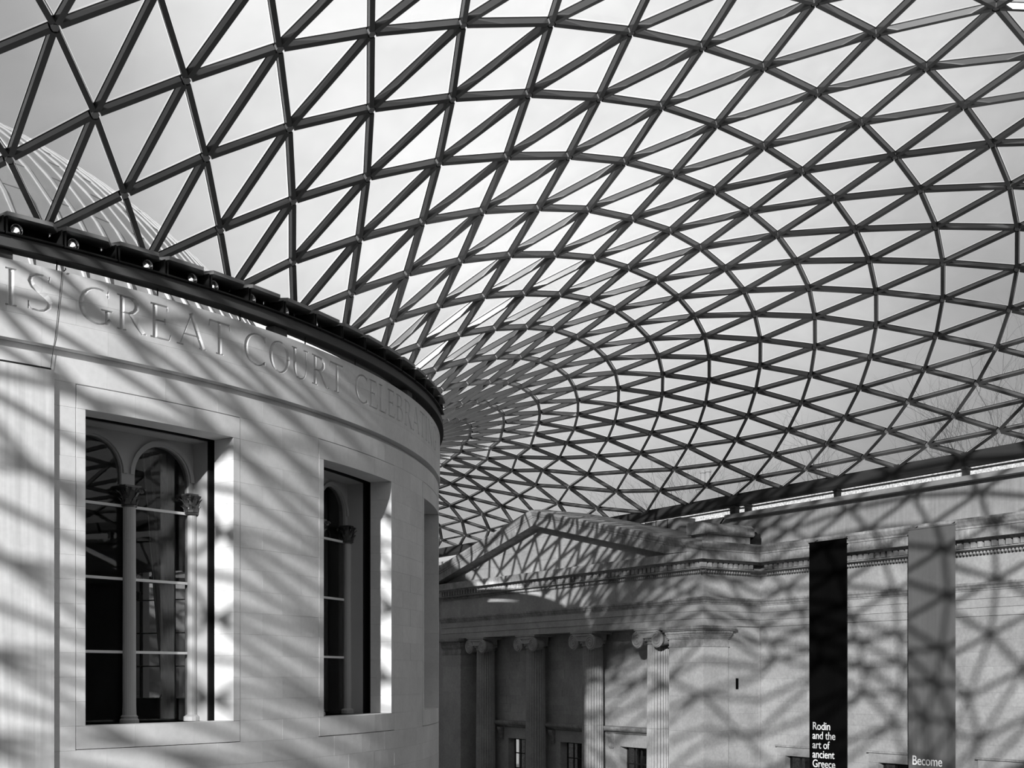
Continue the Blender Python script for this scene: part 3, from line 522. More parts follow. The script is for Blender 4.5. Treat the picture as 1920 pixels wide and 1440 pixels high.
# inscription band: blocks with the letters cut in as V grooves
RB = 22.79
def arc(cx, cy, rx, ry, a0, a1, n=14, w0=0.05, w1=0.13):
    out = []
    for i in range(n + 1):
        a = math.radians(a0 + (a1 - a0) * i / n)
        out.append((cx + rx * math.cos(a), cy + ry * math.sin(a), w0 + (w1 - w0) * abs(math.cos(a)) ** 1.5))
    return out
def st(x, w=0.125): return [(x, 0.0, w), (x, 1.0, w)]
def ln(x0, y0, x1, y1, w=0.05, w1=None): return [(x0, y0, w), (x1, y1, w1 or w)]
def serif(x, y, h=0.12): return ln(x - h, y, x + h, y, 0.045)
GLYPH = {
 'I': (0.26, [st(.13), serif(.13, .015), serif(.13, .985)]),
 'S': (0.50, [[(.45, .84, .05), (.42, .93, .05), (.33, .99, .055), (.2, .985, .07), (.1, .91, .10), (.075, .79, .125), (.13, .66, .13), (.25, .55, .135), (.38, .43, .13), (.455, .3, .125), (.44, .16, .11), (.36, .05, .08), (.24, .01, .055), (.12, .03, .05), (.06, .12, .05), (.05, .2, .05)], ln(.455, .99, .45, .80), ln(.045, .02, .05, .24)]),
 'G': (0.86, [arc(.47, .5, .41, .495, 52, 322, 18), ln(.74, .98, .735, .78), [(.72, .03, .12), (.72, .42, .12)], ln(.56, .425, .86, .425, .045)]),
 'R': (0.72, [st(.13), serif(.12, .015), serif(.08, .985, .08), [(.13, .965, .055), (.3, .965, .06), (.43, .92, .10), (.5, .82, .13), (.5, .68, .13), (.42, .56, .10), (.3, .51, .06), (.13, .51, .05)], [(.32, .51, .09), (.5, .24, .13), (.68, .01, .12)], ln(.62, .012, .76, .012, .045)]),
 'E': (0.58, [st(.13), ln(.01, .015, .52, .015, .055), ln(.01, .985, .47, .985, .055), ln(.13, .53, .4, .53), ln(.47, .99, .465, .84), ln(.4, .62, .4, .44), ln(.52, .01, .56, .18)]),
 'A': (0.80, [ln(.09, .0, .4, .99, .055), ln(.39, 1.0, .72, .0, .13), ln(.2, .35, .6, .35), serif(.09, .012, .09), serif(.71, .012, .1)]),
 'T': (0.66, [st(.33), ln(.01, .975, .65, .975, .06), ln(.02, .98, 0.0, .80), ln(.64, .98, .66, .80), serif(.33, .015)]),
 'C': (0.76, [arc(.46, .5, .41, .495, 50, 312, 18), ln(.73, .98, .725, .78), ln(.735, .02, .73, .16)]),
 'O': (0.90, [arc(.45, .5, .40, .495, 0, 360, 26)]),
 'U': (0.76, [[(.14, 1.0, .125), (.14, .35, .125), (.17, .17, .11), (.25, .05, .08), (.37, .005, .055), (.5, .04, .055), (.58, .14, .055), (.62, .32, .055), (.62, 1.0, .055)], serif(.14, .985), serif(.62, .985, .1)]),
 'L': (0.56, [st(.13), ln(.01, .015, .50, .015, .055), serif(.13, .985), ln(.50, .01, .54, .19)]),
 'B': (0.62, [st(.13), ln(.01, .985, .3, .985, .05), ln(.01, .015, .32, .015, .05), [(.13, .985, .05), (.32, .985, .055), (.42, .93, .09), (.47, .8, .125), (.44, .65, .10), (.34, .55, .06), (.13, .54, .05)], [(.3, .54, .05), (.45, .48, .09), (.54, .33, .13), (.53, .18, .125), (.44, .05, .08), (.3, .015, .055), (.13, .015, .05)]]),
 'N': (0.84, [ln(.13, 0, .13, .98, .055), ln(.1, 1.0, .7, .0, .13), ln(.7, .0, .7, .98, .055), serif(.13, .015, .1), serif(.7, .985, .1), ln(.02, .985, .14, .985, .045)]),
 'H': (0.82, [st(.13), st(.69), ln(.13, .52, .69, .52), serif(.13, .015), serif(.13, .985), serif(.69, .015), serif(.69, .985)]),
}
LH, LZ = 0.735, 7.325
def letter(mb, ch, th, wid):
    adv, strokes = GLYPH[ch]
    sx = wid / adv
    for s in strokes:
        P2 = [(x * sx, y * LH, w) for x, y, w in s]
        rows = []
        for j, (x, y, w) in enumerate(P2):
            a, b = P2[max(j - 1, 0)], P2[min(j + 1, len(P2) - 1)]
            dx, dy = b[0] - a[0], b[1] - a[1]
            dl = math.hypot(dx, dy) or 1
            nx, ny = -dy / dl, dx / dl
            hw = w * LH / 2 * (1.45 if w > .09 else 1.25); dep = w * LH * 0.85 + 0.02
            rows.append([(x + nx * hw, y + ny * hw, 0.015), (x - nx * hw, y - ny * hw, 0.015), (x, y, -dep)])
        vs = []
        for r in rows:
            for x, y, dp in r:
                a = math.radians(th) + x / RB
                rr = RB + dp
                vs.append((rr * math.cos(a), rr * math.sin(a), LZ + y))
        m = len(rows)
        fs = [(0, 1, 2), (3 * m - 1, 3 * m - 2, 3 * m - 3)]
        for j in range(m - 1):
            for k in range(3):
                fs.append((3 * j + k, 3 * j + 3 + k, 3 * j + 3 + (k + 1) % 3, 3 * j + (k + 1) % 3))
        if len(s) > 20 and s[0][:2] == s[-1][:2]: pass
        mb.add(vs, fs)
# letter: (left edge angle, width in degrees)
TEXT = [('T', -83.95, 1.5), ('H', -82.25, 1.85), ('I', -80.17, .62), ('S', -79.12, 1.32), ('G', -76.38, 1.9), ('R', -74.24, 1.68), ('E', -72.25, 1.36), ('A', -70.55, 2.0), ('T', -68.32, 1.55),
        ('C', -65.65, 1.75), ('O', -63.55, 1.75), ('U', -61.6, 1.75), ('R', -59.55, 1.75), ('T', -57.6, 1.6), ('C', -54.5, 1.75), ('E', -52.55, 1.35), ('L', -51.05, 1.3), ('E', -49.55, 1.4), ('B', -47.95, 1.5),
        ('R', -46.2, 1.7), ('A', -44.35, 2.0), ('T', -42.2, 1.6), ('I', -40.3, .62), ('N', -39.3, 1.95), ('G', -37.0, 1.9), ('T', -33.4, 1.6), ('H', -31.5, 1.85)]
d2m = math.radians(1) * RB
cutters = []
for ch, th, wd in TEXT:
    mb = MB(); letter(mb, ch, th, wd * d2m); cutters.append((th, th + wd, mb))
dg_tmp = []
for k, (z0, z1) in enumerate(((6.69, 7.2), (7.2, 7.712), (7.712, 8.23))):
    js = [A0] + [W0 + BL * (j + (0.5 if k == 1 else 0.0)) for j in range(-8, 30) if A0 + 0.5 < W0 + BL * (j + (0.5 if k == 1 else 0.0)) < A1 - 0.5] + [A1]
    for c, d in zip(js[:-1], js[1:]):
        mb = MB(); mb.cyl(c + GAP / 2, d - GAP / 2, z0 + 0.0015, z1 - 0.0015, 22.2, RB, 5)
        o = mb.build('inscription_block', M_DRUM, drum)
        hit = [q for q in cutters if q[1] + 0.2 > c and q[0] - 0.2 < d]
        if k and hit and d < -29:
            cm = MB()
            for q in hit: cm.add(q[2].v, q[2].f)
            co = cm.build('letter_cutter', M_DRUM)
            md = o.modifiers.new('cut', 'BOOLEAN'); md.operation = 'DIFFERENCE'; md.object = co; md.solver = 'EXACT'; md.use_self = True
            dg_tmp.append((o, co))
bpy.context.view_layer.update()
dg = bpy.context.evaluated_depsgraph_get()
new = [(o, bpy.data.meshes.new_from_object(o.evaluated_get(dg))) for o, co in dg_tmp]
for (o, me), (_, co) in zip(new, dg_tmp):
    o.modifiers.clear(); o.data = me
    cme = co.data; bpy.data.objects.remove(co); bpy.data.meshes.remove(cme)

# projecting panel at the left edge, and a black strip standing in for the shadow gap above it
pp = MB(); pp.cyl(-82.45, -77.74, -2.98, 6.185, RD - 0.3, RD + 0.085, 6)
pp.build('streaked_panel', M_PANEL, drum)
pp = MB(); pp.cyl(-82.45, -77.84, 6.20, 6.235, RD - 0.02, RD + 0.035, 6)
pp.build('panel_gap_shade', M_BLACK, drum)
def cp(r, th, z):
    a = math.radians(th); return (r * math.cos(a), r * math.sin(a), z)
mb = MB(); mb.tube([cp(22.81, -77.3, 8.22), cp(22.81, -77.46, 7.6), cp(22.81, -77.65, 6.9), cp(22.80, -77.76, 6.6), cp(22.80, -77.88, 6.24)], 0.006, 6)
mb.tube([cp(22.70, -77.0, 8.34), cp(22.84, -77.14, 8.27), cp(22.84, -77.25, 8.22)], 0.012, 6)
tag(mb.build('hanging_cable', M_BLACK), 'thin dark cable hanging down the drum between the words IS and GREAT', 'cable')

# windows ------------------------------------------------------------------
def win_frame(th):
    a = math.radians(th); n = Vector((math.cos(a), math.sin(a), 0)); t = Vector((-math.sin(a), math.cos(a), 0))
    return lambda x, e, z: n * (22.67 - e) + t * x + Vector((0, 0, z))
ARC_C, ARC_R, SPR = 0.905, 0.735, 4.58
def leaf(mb, fr, cx, ce, a, r0, z0, h, w, curl):
    ca, sa = math.cos(a), math.sin(a)
    rows = []
    for i in range(5):
        t = i / 4
        rr = r0 + curl * (t ** 3) + 0.03 * t; zz = z0 + h * (t if t < 0.9 else 0.93); ww = w * (1 - 0.55 * t) * (1 + 0.25 * math.sin(t * 9))
        rows.append((rr, zz, ww))
    vs = []
    for rr, zz, ww in rows:
        for sgn in (-1, 1):
            for dr in (0, -0.022):
                x = cx + ca * (rr + dr) - sa * ww * sgn; e = ce + sa * (rr + dr) + ca * ww * sgn
                vs.append(fr(x, e, zz))
    fs = [(0, 1, 3, 2), (16, 18, 19, 17)]
    for j in range(4):
        b = 4 * j
        fs += [(b, b + 2, b + 6, b + 4), (b + 1, b + 5, b + 7, b + 3), (b, b + 4, b + 5, b + 1), (b + 2, b + 3, b + 7, b + 6)]
    mb.add(vs, fs)
def corinthian(fr, cx, ce, z0, par, half=0):
    mb = MB()
    mb.lathe([(0.165, z0), (0.18, z0 + 0.03), (0.15, z0 + 0.05), (0.16, z0 + 0.2), (0.2, z0 + 0.36), (0.26, z0 + 0.42)], 16, lambda x, y, z: fr(cx + x, ce + y, z))
    angs = [i * PI / 4 for i in range(8)]
    if half: angs = [a for a in angs if math.cos(a) * half < 0.3]
    for a in angs:
        leaf(mb, fr, cx, ce, a, 0.165, z0 + 0.05, 0.17, 0.06, 0.07)
        leaf(mb, fr, cx, ce, a + PI / 8, 0.17, z0 + 0.16, 0.2, 0.055, 0.09)
    for a in (PI / 4, 3 * PI / 4, 5 * PI / 4, 7 * PI / 4):
        if half and math.cos(a) * half > 0: continue
        ca, sa = math.cos(a), math.sin(a)
        pts = []
        for i in range(15):
            ph = i / 14 * 2.6 * PI; r = 0.075 * (1 - i / 18)
            u = 0.27 + r * math.cos(ph); v = z0 + 0.36 + r * math.sin(ph)
            pts.append(fr(cx + ca * u, ce + sa * u, v))
        mb.tube(pts, 0.024, 5)
    A = 0.21
    x0, x1 = cx - A, cx + A
    if half > 0: x1 = cx + 0.06
    if half < 0: x0 = cx - 0.06
    mb.fbox(fr, (x0, ce - A * 0.8, z0 + 0.435), (x1, ce + A * 0.6, z0 + 0.475))
    return mb.build('capital', M_BRONZE, par)
def make_window(n, th, detail=True):
    fr = win_frame(th)
    w = struct(empty('window_%d' % n))
    # spandrel plate with two round arches
    mb = MB()
    top, N = 5.5, 16
    for c in (-ARC_C, ARC_C):
        pts = [(c - ARC_R, SPR)] + [(c - ARC_R * math.cos(PI * i / N), SPR + ARC_R * math.sin(PI * i / N)) for i in range(1, N)] + [(c + ARC_R, SPR)]
        for (xa, za), (xb, zb) in zip(pts[:-1], pts[1:]):
            mb.hexa([fr(xa, 1.32, za), fr(xb, 1.32, zb), fr(xb, 1.5, zb), fr(xa, 1.5, za), fr(xa, 1.32, top), fr(xb, 1.32, top), fr(xb, 1.5, top), fr(xa, 1.5, top)])
    for xa, xb in ((-1.82, -ARC_C - ARC_R), (-ARC_C + ARC_R, ARC_C - ARC_R), (ARC_C + ARC_R, 1.82)):
        mb.fbox(fr, (xa, 1.32, SPR - 0.25), (xb, 1.5, top))
    for xa, xb in ((-1.82, -1.66), (1.66, 1.82)):
        mb.fbox(fr, (xa, 1.34, -1.0), (xb, 1.5, SPR - 0.25))
    mb.build('spandrel', M_FRAME, w)
    for c in (-ARC_C, ARC_C):
        mb = MB()
        for i in range(N):
            q = []
            for e in (1.27, 1.33):
                for j, r in ((i, ARC_R + 0.03), (i + 1, ARC_R + 0.03), (i + 1, ARC_R + 0.13), (i, ARC_R + 0.13)):
                    r = min(r, 0.9)
                    q.append(fr(c - r * math.cos(PI * j / N), e, SPR + r * math.sin(PI * j / N)))
            mb.hexa(q)
        mb.build('archivolt', M_FRAME, w)
    mb = MB()
    mb.lathe([(0.21, -1.0), (0.21, -0.93), (0.18, -0.9), (0.19, -0.86), (0.155, -0.82), (0.147, -0.6), (0.14, 3.83)], 20, lambda x, y, z: fr(x, 1.27 + y, z))
    mb.build('shaft', M_FRAME, w, smooth=False)
    corinthian(fr, 0, 1.27, 3.83, w)
    for s in (-1, 1):
        mb = MB()
        mb.lathe([(0.2, -1.0), (0.2, -0.9), (0.12, -0.85), (0.11, 3.83)], 14, lambda x, y, z: fr(s * 1.72 + x, 1.3 + y, z)); mb.build('half_shaft', M_FRAME, w)
        corinthian(fr, s * 1.70, 1.29, 3.83, w, half=s)
    lights = ((-1.65, -0.08), (0.08, 1.65))
    for xa, xb in lights:
        for z in (3.85, 2.22, 0.586):
            mb = MB(); mb.fbox(fr, (xa, 1.345, z - 0.03), (xb, 1.42, z + 0.03)); mb.build('glazing_bar', M_BAR, w)
        for za, zb in ((-0.98, 0.556), (0.616, 2.19), (2.25, 3.82), (3.88, 5.4)):
            mb = MB(); mb.fbox(fr, (xa, 1.39, za), (xb, 1.40, zb)); mb.build('window_pane', M_WINGLASS, w)
    mb = MB(); mb.fbox(fr, (-1.8, 0.56, -1.08), (1.8, 1.55, -1.0)); mb.build('sill', M_INNER, w)
    return w, fr
for n, th in enumerate(WINS[1:] + FAR, 1):
    w, fr = make_window(n, th)
    if n <= 2:
        cu = MB()
        N = 12
        for i in range(N):
            for s in (0, 1):
                pass
        top = [(0.80 + 0.95 * i / N, 1.95 + 0.05 * math.sin(i * 2.2)) for i in range(N + 1)]
        bot = [(1.42 + 0.33 * i / N, 1.95 + 0.05 * math.sin(i * 2.2)) for i in range(N + 1)]
        vs = [fr(x, e, 5.3) for x, e in top] + [fr(x, e, -0.95) for x, e in bot] + [fr(x, e + 0.03, 5.3) for x, e in top] + [fr(x, e + 0.03, -0.95) for x, e in bot]
        k = N + 1
        fs = []
        for i in range(N):
            fs += [(i, i + 1, k + i + 1, k + i), (2 * k + i, 3 * k + i, 3 * k + i + 1, 2 * k + i + 1), (i, 2 * k + i, 2 * k + i + 1, i + 1), (k + i, k + i + 1, 3 * k + i + 1, 3 * k + i)]
        fs += [(0, k, 3 * k, 2 * k), (N, 2 * k + N, 3 * k + N, k + N)]
        cu.add(vs, fs)
        tag(cu.build('curtain', M_CURTAIN), ('pale curtain drawn aside inside the wider-seen left drum window' if n == 1 else 'pale curtain drawn aside inside the narrow drum window below COURT CELEBRATING'), 'curtain')

# ring beam, posts and floodlights on the rim --------------------------------
mb = MB(); mb.cyl(0, 360, 8.43, 8.655, 22.62, 22.90, 240)
mb.build('ring_beam', M_RING, drum)
mb = MB(); mb.cyl(0, 360, 8.405, 8.43, 22.6, 22.915, 240); mb.cyl(0, 360, 8.66, 9.0, 21.95, 22.2, 180)
mb.build('ring_flange', M_BLACK, drum)
for k in range(0, 9):
    mb = MB(); mb.tube([cp(22.74, -77.5 + 5.8 * k, 8.2), cp(22.74, -77.5 + 5.8 * k, 8.42)], 0.016, 6); mb.build('hanger_rod', M_BLACK, drum)
for th in (-80.35, -62.5, -44.7, -26.9):
    mb = MB(); mb.cyl(th - 0.6, th + 0.6, 8.2, 8.41, 22.5, 22.76, 2); mb.build('rim_post', M_RING, drum)
for k in range(-1, 16):
    th = -80.3 + 2.93 * k
    fl = thing('floodlight', '', 'floodlight', cp(22.7, th + 1.4, 8.67), 'floodlights along the rim of the drum')
    a, b = th + 0.06, th + 2.86
    mb = MB()
    mb.cyl(a, b, 8.66, 8.69, 22.28, 23.0, 2)           # tray
    mb.cyl(a, b, 8.69, 9.13, 22.28, 22.32, 2)          # back
    mb.cyl(a, a + 0.07, 8.69, 9.0, 22.32, 22.96, 1); mb.cyl(b - 0.07, b, 8.69, 9.0, 22.32, 22.96, 1)
    place(mb.build('housing', M_BLACK), fl)
    mb = MB()
    v = []
    for q, r1 in ((a - 0.05, 23.06), (a + 2.2, 23.06), (b + 0.05, 22.72)):
        ct, s_ = math.cos(math.radians(q)), math.sin(math.radians(q))
        v += [(22.25 * ct, 22.25 * s_, 9.1), (r1 * ct, r1 * s_, 8.985), (r1 * ct, r1 * s_, 9.065), (22.25 * ct, 22.25 * s_, 9.18)]
    mb.add(v, [(0, 1, 2, 3), (11, 10, 9, 8)] + [(4 * i + j, 4 * i + 4 + j, 4 * i + 4 + (j + 1) % 4, 4 * i + (j + 1) % 4) for i in range(2) for j in range(4)])
    place(mb.build('lid', M_HOUSING), fl)
    pos = 0.75 if k in (1 + 1, 2 + 1) else 0.27
    ang = math.radians(th + 2.9 * pos); rad = Vector((math.cos(ang), math.sin(ang), 0)); tan = Vector((-math.sin(ang), math.cos(ang), 0))
    ctr = rad * 22.62 + Vector((0, 0, 8.86))
    mb = MB(); mb.lathe([(0.05, -0.12), (0.10, -0.02), (0.125, 0.1), (0.115, 0.1), (0.08, -0.01), (0.02, -0.06)], 14, lambda x, y, z: ctr + tan * x + Vector((0, 0, 1)) * y + rad * z)
    place(mb.build('reflector', M_CHROME, None, True), fl)
    mb = MB(); mb.lathe([(0.008, -0.04), (0.022, 0.0), (0.022, 0.03), (0.006, 0.05)], 8, lambda x, y, z: ctr + tan * x + Vector((0, 0, 1)) * y + rad * z)
    place(mb.build('bulb', M_LAMP, None, True), fl)
    fl['_k'] = k

# dome above the drum ---------------------------------------------------------
dome = thing('dome', 'pale ribbed dome seen through the roof glass above the drum', 'dome', (0, 0, 8.2))
mb = MB()
prof = []
for i in range(22):
    s = 1 - i / 21 * 0.985
    prof.append((19.0 * s, 5.0 + 14.0 * math.sqrt(max(0, 1 - s * s))))
mb.lathe(prof, 180)
place(mb.build('shell', M_DOME), dome)
def dome_pt(s, th, lift=0.0):
    r, z = 19.0 * s, 5.0 + 14.0 * math.sqrt(max(0, 1 - s * s))
    n = Vector((s / 19.0, math.sqrt(max(0, 1 - s * s)) / 14.0)).normalized()
    a = math.radians(th)
    return Vector(((r + n.x * lift) * math.cos(a), (r + n.x * lift) * math.sin(a), z + n.y * lift))
def rib_mesh(w):
    mb = MB(); vs = []; ss = [0.985 - i * 0.0605 for i in range(15)]
    for s in ss:
        hw = w / 2 / (19.0 * s)
        for a, l_ in ((-hw, -0.02), (hw, -0.02), (hw, 0.055), (-hw, 0.055)):
            vs.append(dome_pt(s, math.degrees(a), l_))
    fs = [(0, 1, 2, 3), tuple(4 * 14 + j for j in (3, 2, 1, 0))] + [(4 * i + j, 4 * i + 4 + j, 4 * i + 4 + (j + 1) % 4, 4 * i + (j + 1) % 4) for i in range(14) for j in range(4)]
    mb.add(vs, fs); return mb.mesh('rib', M_RIB)
rm_ = rib_mesh(0.08)
for k in range(150):
    o = bpy.data.objects.new('rib', rm_); o.rotation_euler.z = math.radians(2.4 * k); C.objects.link(o); o.parent = dome; o.location.z = -8.2
mb = MB()
for k in range(0, 50):
    th = -110.4 + 2.4 * k
    for j in range(6):
        s = 0.95 - 0.1 * j - 0.05 * (k % 2)
        pts = [dome_pt(s, th + 0.2, 0.004), dome_pt(s, th + 1.2, 0.004), dome_pt(s, th + 2.2, 0.004)]
        mb.tube(pts, 0.012, 4)
place(stuff(mb.build('seams', M_SEAM)), dome)
# labels for the floodlights: what is carved below each of them
WORDS = ['THIS'] * 4 + ['GREAT'] * 5 + ['COURT'] * 5 + ['CELEBRATING'] * 11 + ['THE'] * 2
ORD = 'first second third fourth fifth sixth seventh eighth ninth tenth eleventh twelfth thirteenth fourteenth fifteenth sixteenth'.split()
for o in [q for q in C.objects if q.get('category') == 'floodlight']:
    k = int(o['_k']); del o['_k']
    c = -80.3 + 2.93 * k + 1.4
    i = min(range(len(TEXT)), key=lambda j: abs(TEXT[j][1] + TEXT[j][2] / 2 - c))
    if k < 0: o['label'] = 'black floodlight on the drum rim, cut off by the left frame edge'
    elif k < 16: o['label'] = 'black box floodlight on the drum rim, %s from the left, above the %s of %s' % (ORD[k], TEXT[i][0], WORDS[i])
    else: o['label'] = 'black floodlight hidden round the far side of the drum rim'

# ------------------------------------------------------------------ east wall and portico
W, YB, XP = 36.6, -9.23, 33.4
FW = lambda s, o, z: (W - o, s, z)        # main wall, facing west
FS = lambda s, o, z: (s, YB - o, z)       # flank of the portico, facing south
FP = lambda s, o, z: (XP - o, s, z)       # front of the portico, facing west
PY1 = 13.1
CORNICE = [(-0.3, 4.80), (0.34, 4.80), (0.37, 4.885), (0.56, 4.905), (0.60, 4.885), (0.60, 5.225), (0.63, 5.24), (0.63, 5.30), (0.68, 5.36), (0.75, 5.50), (0.75, 5.595), (-0.3, 5.66)]
CORNICE_F = [(-0.3, 4.80), (0.34, 4.80), (0.37, 4.885), (0.56, 4.905), (0.60, 4.885), (0.60, 5.225), (0.54, 5.245), (-0.3, 5.27)]
DENTBAND = [(-0.3, 4.50), (0.08, 4.50), (0.08, 4.80), (-0.3, 4.80)]
BEDMOULD = [(-0.3, 4.345), (0.03, 4.345), (0.04, 4.42), (0.06, 4.46), (0.30, 4.53), (0.30, 4.57), (-0.3, 4.57)]
FRIEZE = [(-0.4, 3.375), (0.0, 3.375), (0.0, 4.345), (-0.4, 4.345)]
ARCHM = [(-0.4, 3.09), (0.07, 3.09), (0.07, 3.15), (0.10, 3.16), (0.13, 3.24), (0.17, 3.29), (0.17, 3.37), (-0.4, 3.37)]
FASC = [[(-0.4, 2.80), (0.05, 2.80), (0.05, 3.085), (-0.4, 3.085)], [(-0.4, 2.49), (0.025, 2.49), (0.025, 2.793), (-0.4, 2.793)], [(-0.4, 2.195), (0.0, 2.195), (0.0, 2.483), (-0.4, 2.483)]]
east = struct(empty('wall_east'), 'long weathered stone court wall with cornice and banners')
portico = thing('portico', 'weathered stone temple front with pediment and Ionic columns beyond the drum', 'portico', (XP, 1.9, -11.7))
def prt(mb, name, mat, par, smooth=False):
    o = mb.build(name, mat, None, smooth)
    if par is None: return o
    return place(o, par)
J = 0.003
def course(par, fr, prof, s0, s1, ln_, name, mat, m0=0, m1=0, jit=0.0):
    ps = pieces(s0, s1, ln_, jit)
    for i, (a, b) in enumerate(ps):
        mb = MB()
        mb.sweep(fr, prof, a + (J if i or not m0 else 0), b - (J if i < len(ps) - 1 or not m1 else 0), m0 if i == 0 else 0, m1 if i == len(ps) - 1 else 0)
        prt(mb, name, mat, par)
YD = -25.5                                  # detail is built as far as this
for fr, par, s0, s1, m0, m1, front in ((FW, east, YD, YB, 0, -1, 0), (FS, portico, XP, W, -1, -1, 0), (FP, portico, YB, PY1, -1, 0, 1)):
    course(par, fr, CORNICE_F if front else CORNICE, s0, s1, 1.75, 'cornice_block', M_MOULD, m0, m1)
    course(par, fr, DENTBAND, s0, s1, 3.4, 'dentil_band', M_MOULD, m0, m1)
    course(par, fr, BEDMOULD, s0, s1, 3.4, 'bed_moulding', M_MOULD, m0, m1)
    course(par, fr, FRIEZE, s0, s1, 2.1, 'frieze_block', M_OLD, m0, m1, 0.15)
    course(par, fr, ARCHM, s0, s1, 2.6, 'architrave_moulding', M_MOULD, m0, m1)
    for q in FASC: course(par, fr, q, s0, s1, 2.4, 'architrave_block', M_OLD, m0, m1, 0.1)
    # dentils, a tooth every 0.285 m, and the small egg row under them
    P_ = 0.2855
    t0 = s0 + (0.16 if not m0 else -0.16 if not (fr is FS) else -0.16); t1 = s1 - (0.28 if fr is not FP else 0.1)
    t0 = {0: s0 + .1}.get(m0, s0 - 0.30)
    if fr is FW: t1 = YB - 0.44
    if fr is FS: t1 = W - 0.42
    n = int((t1 - t0) / P_)
    me = MB(); me.hexa([fr(0.0, .075, 4.57), fr(0.185, .075, 4.585), fr(0.185, .335, 4.585), fr(0.0, .335, 4.585), fr(0.0, .075, 4.80), fr(0.185, .075, 4.80), fr(0.185, .335, 4.80), fr(0.0, .335, 4.80)])
    base = me.mesh('dentil', M_MOULD)
    eg = MB()
    for i in range(n):
        o = bpy.data.objects.new('dentil', base); C.objects.link(o)
        s = t0 + i * P_
        o.location = (s, 0, 0) if fr is FS else (0, s, 0)
        place(o, par) if par is portico else setattr(o, 'parent', par)
        for h in (0.05, 0.19):
            c = fr(s + h, 0.12, 4.42)
            eg.lathe([(0.015, -0.055), (0.045, -0.02), (0.045, 0.02), (0.015, 0.06)], 6, lambda x, y, z, c=c: (c[0] + x, c[1] + y, c[2] + z))
    stuff(prt(eg, 'egg_row', M_MOULD, par))
# parapet, coping
PAR = [(-0.35, 5.62), (0.02, 5.62), (0.02, 6.985), (-0.35, 6.985)]
COP = [(-0.4, 6.975), (0.30, 6.975), (0.33, 6.985), (0.33, 7.14), (0.28, 7.18), (-0.4, 7.24)]
ys = [YD, -23.3, -21.2, -19.38, -17.57, -15.49, -14.01, -12.57, -10.42, -8.76, -7.3]
for a, b in zip(ys[:-1], ys[1:]):
    mb = MB(); mb.sweep(FW, PAR, a + J, b - J); prt(mb, 'parapet_block', M_PARAPET, east)
for a, b in zip(ys[:-1:2], ys[2::2]):
    mb = MB(); mb.sweep(FW, COP, a + J, b - J); prt(mb, 'coping_stone', M_COPING, east)
mb = MB(); mb.sweep(FW, [(-0.35, 5.62), (0.0, 5.62), (0.0, 7.16), (-0.35, 7.16)], -7.3 + J, -4.35); prt(mb, 'parapet_block', M_PARAPET, east)
# ashlar of the main wall and its windows at the foot of the view
WY = [-11.65, -16.6, -21.55]
WZ = [2.185, 1.80, 1.35, 0.925, 0.417, -0.028, -0.505, -0.985, -1.40, -1.845, -2.35, -2.84]
def ashlar(par, fr, s0, s1, zs, ln_, holes, name, mat, o0=-0.35, o1=-0.03, seed=0):
    rnd = random.Random(seed)
    for i, (zt, zb) in enumerate(zip(zs[:-1], zs[1:])):
        runs = [(s0, s1)]
        for a, b, top in holes:
            if zb < top - 0.05:
                runs = [r for (c, d) in runs for r in ((c, min(d, a)), (max(c, b), d)) if r[1] - r[0] > 0.03]
        for c, d in runs:
            n = max(1, round((d - c) / ln_)); js = [c + (d - c) * k / n for k in range(n + 1)]
            for k in range(1, n): js[k] += (0.22 if i % 2 else -0.22) * ln_ + rnd.uniform(-.12, .12) * ln_
            for a, b in zip(js[:-1], js[1:]):
                mb = MB(); f = o1 + rnd.uniform(-0.006, 0.006)
                mb.sweep(fr, [(o0, zb + J / 2), (f, zb + J / 2), (f, zt - J / 2), (o0, zt - J / 2)], a + J / 2, b - J / 2); prt(mb, name, mat, par)
holes = [(y - 1.4, y + 1.4, -2.86) for y in WY]
ashlar(east, FW, YD, YB, WZ + [-3.3, -3.8, -4.3, -4.8], 1.25, holes, 'ashlar_block', M_OLD, seed=3)
for n, y in enumerate(WY, 6):
    w = struct(empty('window_%d' % n))
    for nm, a, b in (('lintel', (y - 1.4, -0.35, -3.235), (y + 1.4, 0.04, -2.87)),):
        mb = MB(); mb.fbox(FW, a, b); mb.build(nm, M_OLD, w)
    mb = MB(); mb.fbox(FW, (y - 1.46, -0.1, -2.87), (y + 1.46, 0.10, -2.80)); mb.build('lintel_moulding', M_MOULD, w)
    for s in (-1, 1):
        a, b = sorted((y + s * 1.4, y + s * 0.92))
        mb = MB(); mb.fbox(FW, (a, -0.35, -6.2), (b, 0.04, -3.24)); mb.build('jamb', M_OLD, w)
    mb = MB(); mb.fbox(FW, (y - 0.92, -0.30, -6.2), (y + 0.92, -0.28, -3.235)); mb.build('window_pane', M_WINGLASS, w)
    for q in (-0.86, -0.3, 0.3, 0.86):
        mb = MB(); mb.fbox(FW, (y + q - 0.03, -0.28, -6.2), (y + q + 0.03, -0.22, -3.24)); mb.build('glazing_bar', M_BLACK, w)
    for z in (-3.28, -4.2, -5.2):
        mb = MB(); mb.fbox(FW, (y - 0.9, -0.28, z - 0.03), (y + 0.9, -0.225, z + 0.03)); mb.build('glazing_bar', M_BLACK, w)
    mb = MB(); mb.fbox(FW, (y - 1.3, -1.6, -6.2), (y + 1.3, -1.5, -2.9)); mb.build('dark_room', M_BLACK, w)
mb = MB()
mb.sweep(FW, [(-0.7, -11.7), (-0.04, -11.7), (-0.04, -6.2), (-0.7, -6.2)], YD, YB)
a = YD
for y in sorted(WY) + [None]:
    b = y - 1.4 if y else YB
    mb.sweep(FW, [(-0.7, -6.2), (-0.36, -6.2), (-0.36, -2.86), (-0.7, -2.86)], a, b)
    if y: a = y + 1.4
